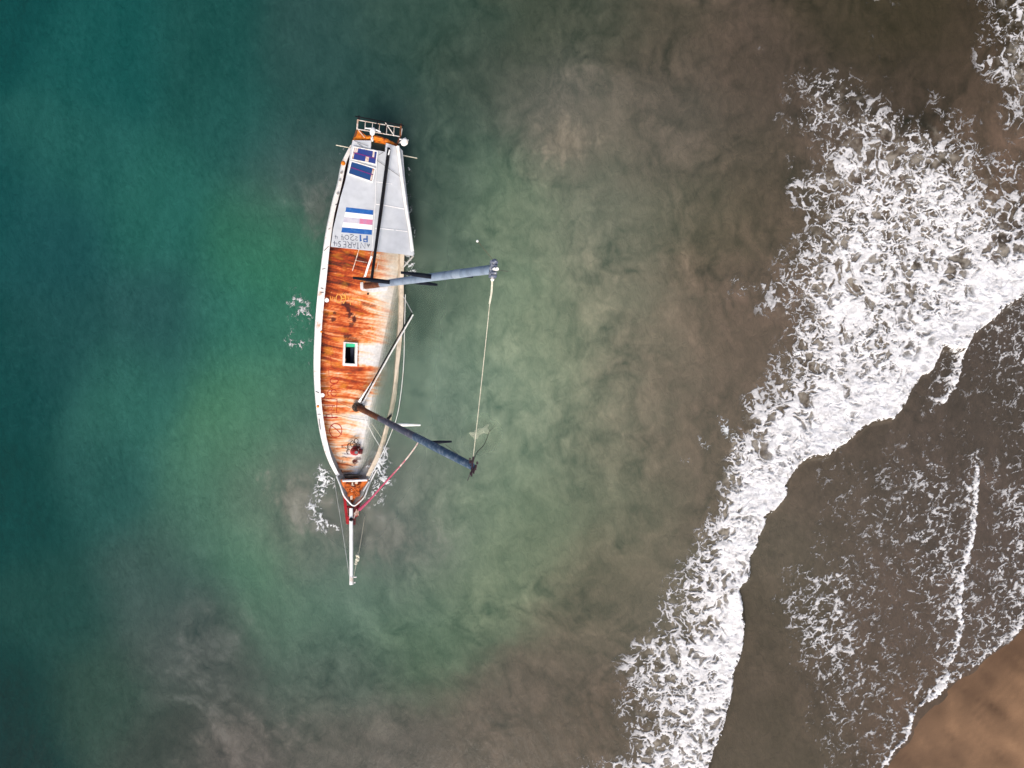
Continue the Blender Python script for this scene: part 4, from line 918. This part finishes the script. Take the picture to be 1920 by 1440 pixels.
s1 = spreader(f2_, (736, 794), (788.5, 796.5), 1, M['white'], mast2, .06); s2 = spreader(f2_, (800, 829), (847, 825.5), 1, M['navy'], mast2, .06)
m = mb(); c = tip2 + ax2 * .02
for k in range(16): m.box(c + U_AX * random.uniform(-.25, .22) + V_AX * random.uniform(-.1, .12) + ax2 * random.uniform(-.06, .1), U_AX * random.uniform(.015, .055), V_AX * random.uniform(.012, .03), ax2 * random.uniform(.015, .04))
m.tube([c - U_AX * .3, c + U_AX * .32], .03, 6); m.tube([c + U_AX * .1, c + U_AX * .45 - V_AX * .12], .012, 5)
mh2 = m.build('masthead', paint('dark_red_masthead', (.035, .02, .028), (.10, .075, .085), .35, 9, .7), mast2)
# boom of the fore mast with its shaded side added as a black tube, and the lines around it
m = mb(); m.tube([B(680, 756, .55), B(727, 672, .95), B(774.5, 590, .95)], .034, 8); fb = m.build('fore_boom', M['white'], boat, smooth=True)
m = mb(); m.tube([B(678.5, 752, .57), B(724.5, 670, .97), B(772, 587, .97)], .03, 8); m.build('boom_shaded_side', M['black'], fb, smooth=True)
m = mb(); m.plate([B(671, 753, .5), B(675, 755, .5), B(699, 719, .75), B(698, 715, .75)], .05, W_AX); m.build('white_strut', M['white'], boat)
# rigging lines
def line(name, pts, r, mat, parent=boat, sag=0):
    m = mb()
    if sag and len(pts) == 2:
        a, b = pts; pts = [a + (b - a) * i / 10 - Vector((0, 0, sag * 4 * (i / 10) * (1 - i / 10))) for i in range(11)]
    m.tube(pts, r, 5); return m.build(name, mat, parent)
line('triatic_stay', [tip1 + U_AX * .26 + ax1 * .05, tip2 - U_AX * .12 + ax2 * .02], .0115, M['rope'], sag=.25)
a = tip1 + U_AX * .26 + ax1 * .05; line('stay_splice', [a, a + (tip2 - a) * .07 + V_AX * .03, a + (tip2 - a) * .13], .028, M['cloth'])
line('boom_lift', [B(756, 555, HB), B(773, 586, .95)], .018, M['wire'])
line('guard_wire', smooth_path([B(760, 552, .75), B(758.5, 620, .75), B(757, 680, .75), B(752, 735, .75), B(745, 778, .75), B(735, 808, .75), B(717, 850, .75), B(697, 890, .75), B(692, 900, .75)], 4), .015, M['white'])
line('sheet_line', [B(684, 785, .2), B(700, 817, .3), B(714, 840, .5)], .012, M['white'])
line('sheet_line', [B(696, 793, .2), B(716, 822, .5)], .009, M['rope'])
line('deck_line', [B(604, 778, HB), B(632, 778, .1), B(660, 784, .08), B(690, 788, .1)], .008, M['wiredark'])
line('deck_line', [B(632, 753, .06), B(662, 765, .08)], .008, M['wiredark'])
line('shroud', [tip2, tip2 + (B(770, 780, 0) - tip2) * .33], .008, M['wiredark'])
m = mb(); m.tube([B(726, 785, HB), B(734, 779, HB + .1)], .05, 6); m.tube([B(728, 788, HB), B(731, 782, HB + .15)], .04, 6); m.build('rail_block', M['black'], boat)

# windlass and its hoses on the foredeck
c = B(664, 846, 0)
m = mb(); m.tube([c, c + W_AX * .05, c + W_AX * .3, c + W_AX * .34], [.2, .17, .15, .12], 16); wl = m.build('windlass', M['red'], boat, bevel=.015)
m = mb(); m.tube([c + W_AX * .34, c + W_AX * .39], .075, 14); m.build('drum_cap', M['greyteal'], wl)
m = mb(); m.tube([c + V_AX * .22 + W_AX * .06, c + V_AX * .36 + W_AX * .06], .12, 10); m.tube([c - V_AX * .1 - U_AX * .2 + W_AX * .1, c + V_AX * .25 - U_AX * .2 + W_AX * .1], .06, 8); m.build('gear_case', M['darkred'], wl)
m = mb()
def loop(cx, cy, rx, ry, h, a0=0, a1=360, r=.018): m.tube([B(x, y, h + .05 * math.sin(i)) for i, (x, y) in enumerate(arc(cx, cy, rx, ry, a0, a1, 16))], r, 5)
loop(668, 827, 3.6, 4.5, .2); loop(661, 832, 4, 5.5, .18, 100, 330); loop(656, 837, 4.5, 6, .15, 90, 280); loop(664, 834, 5, 4, .22, 200, 400); loop(672, 836, 3, 4, .2, -90, 150); loop(653, 847, 3, 4, .1, 90, 270)
m.build('hose', paint('dark_hose', (.03, .02, .016), (.10, .05, .03), .4, 8, .6), wl)

# bow: bulkhead coaming, rusty foredeck, pulpit, bowsprit and its fittings
HBW = .5
m = mb(); m.plate([B(x, y, HBW - .05) for x, y in [(639, 900), (690, 899), (687, 912), (680, 930), (672, 942), (662, 947), (651, 936), (644, 920)]], .3, W_AX); fd_ = m.build('foredeck', M['rustmottle'], boat)
m = mb(); m.tube([B(642, 901.5, HBW), B(665, 901, HBW + .02), B(688, 900, HBW)], .055, 8); m.build('coaming', M['white'], fd_, smooth=True)
m = mb(); m.tube([B(634, 893, .2), B(664, 891.5, .24), B(690, 892, .2)], .05, 6); m.plate([B(x, y, .1) for x, y in [(634, 893), (690, 892.5), (690, 899), (638, 900)]], .1, W_AX); m.build('breakwater', paint('wet_dark_deck', (.10, .075, .06), (.18, .15, .11), .5, 4, .5), boat)
m = mb(); m.box(B(660, 913, HBW + .03), U_AX * .22, V_AX * .03, W_AX * .03); m.box(B(660, 910, HBW + .03), U_AX * .03, V_AX * .09, W_AX * .03)
m.box(B(658.5, 933, HBW + .03), U_AX * .09, V_AX * .05, W_AX * .03); m.box(B(668, 905, HBW + .02), U_AX * .05, V_AX * .06, W_AX * .03); m.build('bow_cleat', paint('pale_cleat', (.66, .56, .44), (.5, .3, .18), .4, 6, .6), fd_)
m = mb(); 
for k in range(46): m.tube([B(650 + random.random() * 26, 906 + random.random() * 26 * (1 - .0), HBW + random.random() * .05) + U_AX * .0 for _ in range(1)] + [B(655 + random.random() * 18, 908 + random.random() * 24, HBW + random.random() * .08)], random.uniform(.015, .035), 5)
m.build('anchor_chain_pile', M['rustmottle'], fd_, smooth=True)
m = mb(); HP = .95
m.tube(smooth_path([B(631, 893, .5), B(638, 910, .8), B(644.5, 929, HP), B(654, 941, HP), B(660, 947, HP), B(664, 948, HP), B(669, 945.5, HP), B(683, 932, HP), B(690, 914, .8), B(694, 905, .6)], 3), .035, 8)
m.tube([B(681, 921, .55), B(692, 903, .55)], .035, 6); m.tube([B(694, 904, .5), B(706, 881, .5)], .035, 6); m.build('pulpit', M['white'], boat, smooth=True)
m = mb()
for a_, b_ in [((645.5, 930), (651.5, 982)), ((673, 940), (667, 968))]: m.box((B(*a_, .3) + B(*b_, .55)) * .5, (B(*b_, .55) - B(*a_, .3)) * .5, V_AX * .05, W_AX * .08)
m.box(B(652, 975, .55), U_AX * .17, V_AX * .045, W_AX * .06)
m.build('bow_frame', M['red'], boat)
m = mb(); m.tube([B(647, 950, .4), B(672, 951, .4)], .05, 6); m.tube([B(654, 951, .4), B(655, 975, .5)], .035, 6); m.box(B(664.5, 966, .5), U_AX * .45, V_AX * .06, W_AX * .07); m.tube([B(669, 947, .4), B(664, 975, .5)], .05, 6); m.build('bow_roller', M['darkred'], boat)
m = mb(); sp0, sp1 = B(658.3, 953, .62), B(658.8, 1095.5, 1.35); m.tube([sp0, sp0 + (sp1 - sp0) * .5, sp1], [.085, .085, .08], 12); spr = m.build('bowsprit', M['flagwhite'], boat, smooth=True)
m = mb(); m.tube([B(658.5, 974, .75), B(658.5, 974, .86)], .09, 14); m.build('sprit_clamp', M['black'], spr)
m = mb(); d = (sp1 - sp0).normalized(); m.tube([sp1 - d * .35, sp1 + d * .02], .092, 10); m.box(sp1 - d * .3 + V_AX * .16, V_AX * .08, d * .025, W_AX * .02); m.box(sp1 - d * .06 + V_AX * .15, V_AX * .04, d * .03, W_AX * .02); m.build('sprit_end', M['white'], spr, bevel=.01)
line('bobstay', [B(627, 903, .3), B(640, 982, .7), sp1 - d * .3 - V_AX * .08], .010, M['wire']); line('bobstay', [B(684, 968, .3), B(674, 1030, .9), sp1 - d * .3 + V_AX * .1], .011, M['rope'])

# ------------------------------------------------------------------ things that are not the boat
def loose(name, loc):
    return MB(loc)
o_ = P(690, 950, .45); m = MB(o_)
zt = f2_(tb_).z; RP = [(673, 956), (684, 946), (698, 932), (712, 916), (728, 898.5), (744, 881), (758, 865), (770, 850), (780, 836), (784, 829)]
path = smooth_path([P(x, y, .5 + (zt - .5) * (max(0, i_ - 1) / 8) ** 2.2) for i_, (x, y) in enumerate(RP)], 4)
nn = len(path); m.tube(path, [.085 - .04 * i / 8 if i < 8 else .046 - .022 * i / nn for i in range(nn)], 8)
o = m.build('mooring_rope', M['pinkrope'], None, smooth=True); o.location = o_
tag(o, 'frayed pink and white rope sagging from the fore mast to the bow', 'rope')
def rag(name, pts, z, mat, label, cat, amp=.03):
    c0 = P(sum(p[0] for p in pts) / len(pts), sum(p[1] for p in pts) / len(pts), z); m = MB(c0)
    ring = [P(x, y, z + random.uniform(-amp, amp)) for x, y in pts]; n = len(ring)
    mid = [c0 + (p - c0) * .5 + Vector((0, 0, random.uniform(0, amp * 2))) for p in ring]
    vs = ring + mid + [c0 + Vector((0, 0, amp))]; fs = []
    for i in range(n): j = (i + 1) % n; fs += [[i, j, n + j, n + i], [n + i, n + j, 2 * n]]
    k = len(vs); vs2 = [p - Vector((0, 0, .02)) for p in vs]
    m.add(vs + vs2, [f[::-1] for f in fs] + [[k + i for i in f] for f in fs] + [[i, (i + 1) % n, k + (i + 1) % n, k + i] for i in range(n)])
    o = m.build(name, mat, None, smooth=True); o.location = c0; return tag(o, label, cat)
rag('sunken_cloth', [(879, 812), (882, 810), (885, 816), (890, 806), (898, 803), (905, 802), (912, 796), (919, 794), (914, 802), (919, 811), (916, 814), (908, 811), (900, 816), (893, 818), (896, 823), (889, 825), (887, 820), (884, 818)], -.2, M['cloth'], 'ragged cream cloth drowned in the green water beneath the rope between the masts', 'cloth')
o_ = tip2; m = MB(o_); m.tube(smooth_path([tip2, P(893, 850, 8), P(906, 836, 4), P(913, 822, 1.2), P(917, 810, .1), P(925, 802, -.1), P(936, 794, -.22)], 4), .016, 6)
o = m.build('trailing_line', M['wiredark'], None); o.location = o_; tag(o, 'dark loose line trailing from the fore masthead into the water', 'line')
o_ = B(670, 1048, 1.0); m = MB(o_)
for k in range(16): m.ball(o_ + U_AX * random.uniform(-.22, .22) + V_AX * random.uniform(-.07, .07) + W_AX * random.uniform(-.05, .05), random.uniform(.03, .07), 5, 7, random.uniform(.5, 1.4), Vector((random.random(), random.random(), random.random() + .1)))
m.tube([o_ - U_AX * .3, o_ + V_AX * .1, o_ + U_AX * .1 - V_AX * .12], .012, 5)
o = m.build('knotted_rag', M['cloth'], None, smooth=True); o.location = o_; tag(o, 'cream rag knotted on the thin stay beside the white bowsprit', 'rag')
o_ = B(668, 960, .6); m = MB(o_)
for k in range(5): m.tube([o_ + V_AX * random.uniform(-.12, .12) + U_AX * random.uniform(-.15, .15) + W_AX * random.uniform(0, .1) for _ in range(4)], .022, 5)
m.tube([o_, B(663, 972, .62)], .03, 6)
o = m.build('rope_tangle', M['panelcream'], None); o.location = o_; tag(o, 'small pale cord tangle on the red bow fitting beside the pink rope end', 'cord')

# ------------------------------------------------------------------ light
SUN_EL, SUN_AZ = 45.0, 185.0        # azimuth measured from the top of the photo, clockwise
w = bpy.data.worlds.new('World'); scene.world = w; w.use_nodes = True; nt = w.node_tree; nt.nodes.clear()
sky = nt.nodes.new('ShaderNodeTexSky'); sky.sky_type = 'NISHITA'; sky.sun_disc = False
sky.sun_elevation = R(SUN_EL); sky.sun_rotation = R(SUN_AZ); sky.dust_density = 6.0; sky.air_density = 1.0; sky.ozone_density = 1.0
bg = nt.nodes.new('ShaderNodeBackground'); bg.inputs['Strength'].default_value = .13
wo = nt.nodes.new('ShaderNodeOutputWorld'); nt.links.new(sky.outputs[0], bg.inputs[0]); nt.links.new(bg.outputs[0], wo.inputs[0])
sd_ = bpy.data.lights.new('sun', 'SUN'); sd_.energy = 1.5; sd_.angle = R(20); sd_.color = (1, .97, .93)
so_ = bpy.data.objects.new('sun', sd_); COL.objects.link(so_)
az, el = R(SUN_AZ), R(SUN_EL)
dirv = Vector((math.sin(az) * math.cos(el), math.cos(az) * math.cos(el), math.sin(el)))
so_.rotation_euler = (-dirv).to_track_quat('-Z', 'Y').to_euler(); so_.location = dirv * 60
vs_ = scene.view_settings; vs_.view_transform = 'Standard'; vs_.look = 'None'; vs_.gamma = 1; vs_.exposure = 0.6; vs_.use_curve_mapping = False
scene.render.engine = 'CYCLES'
cy = scene.cycles; cy.use_denoising = True; cy.max_bounces = 6; cy.diffuse_bounces = 3; cy.glossy_bounces = 3; cy.transparent_max_bounces = 32
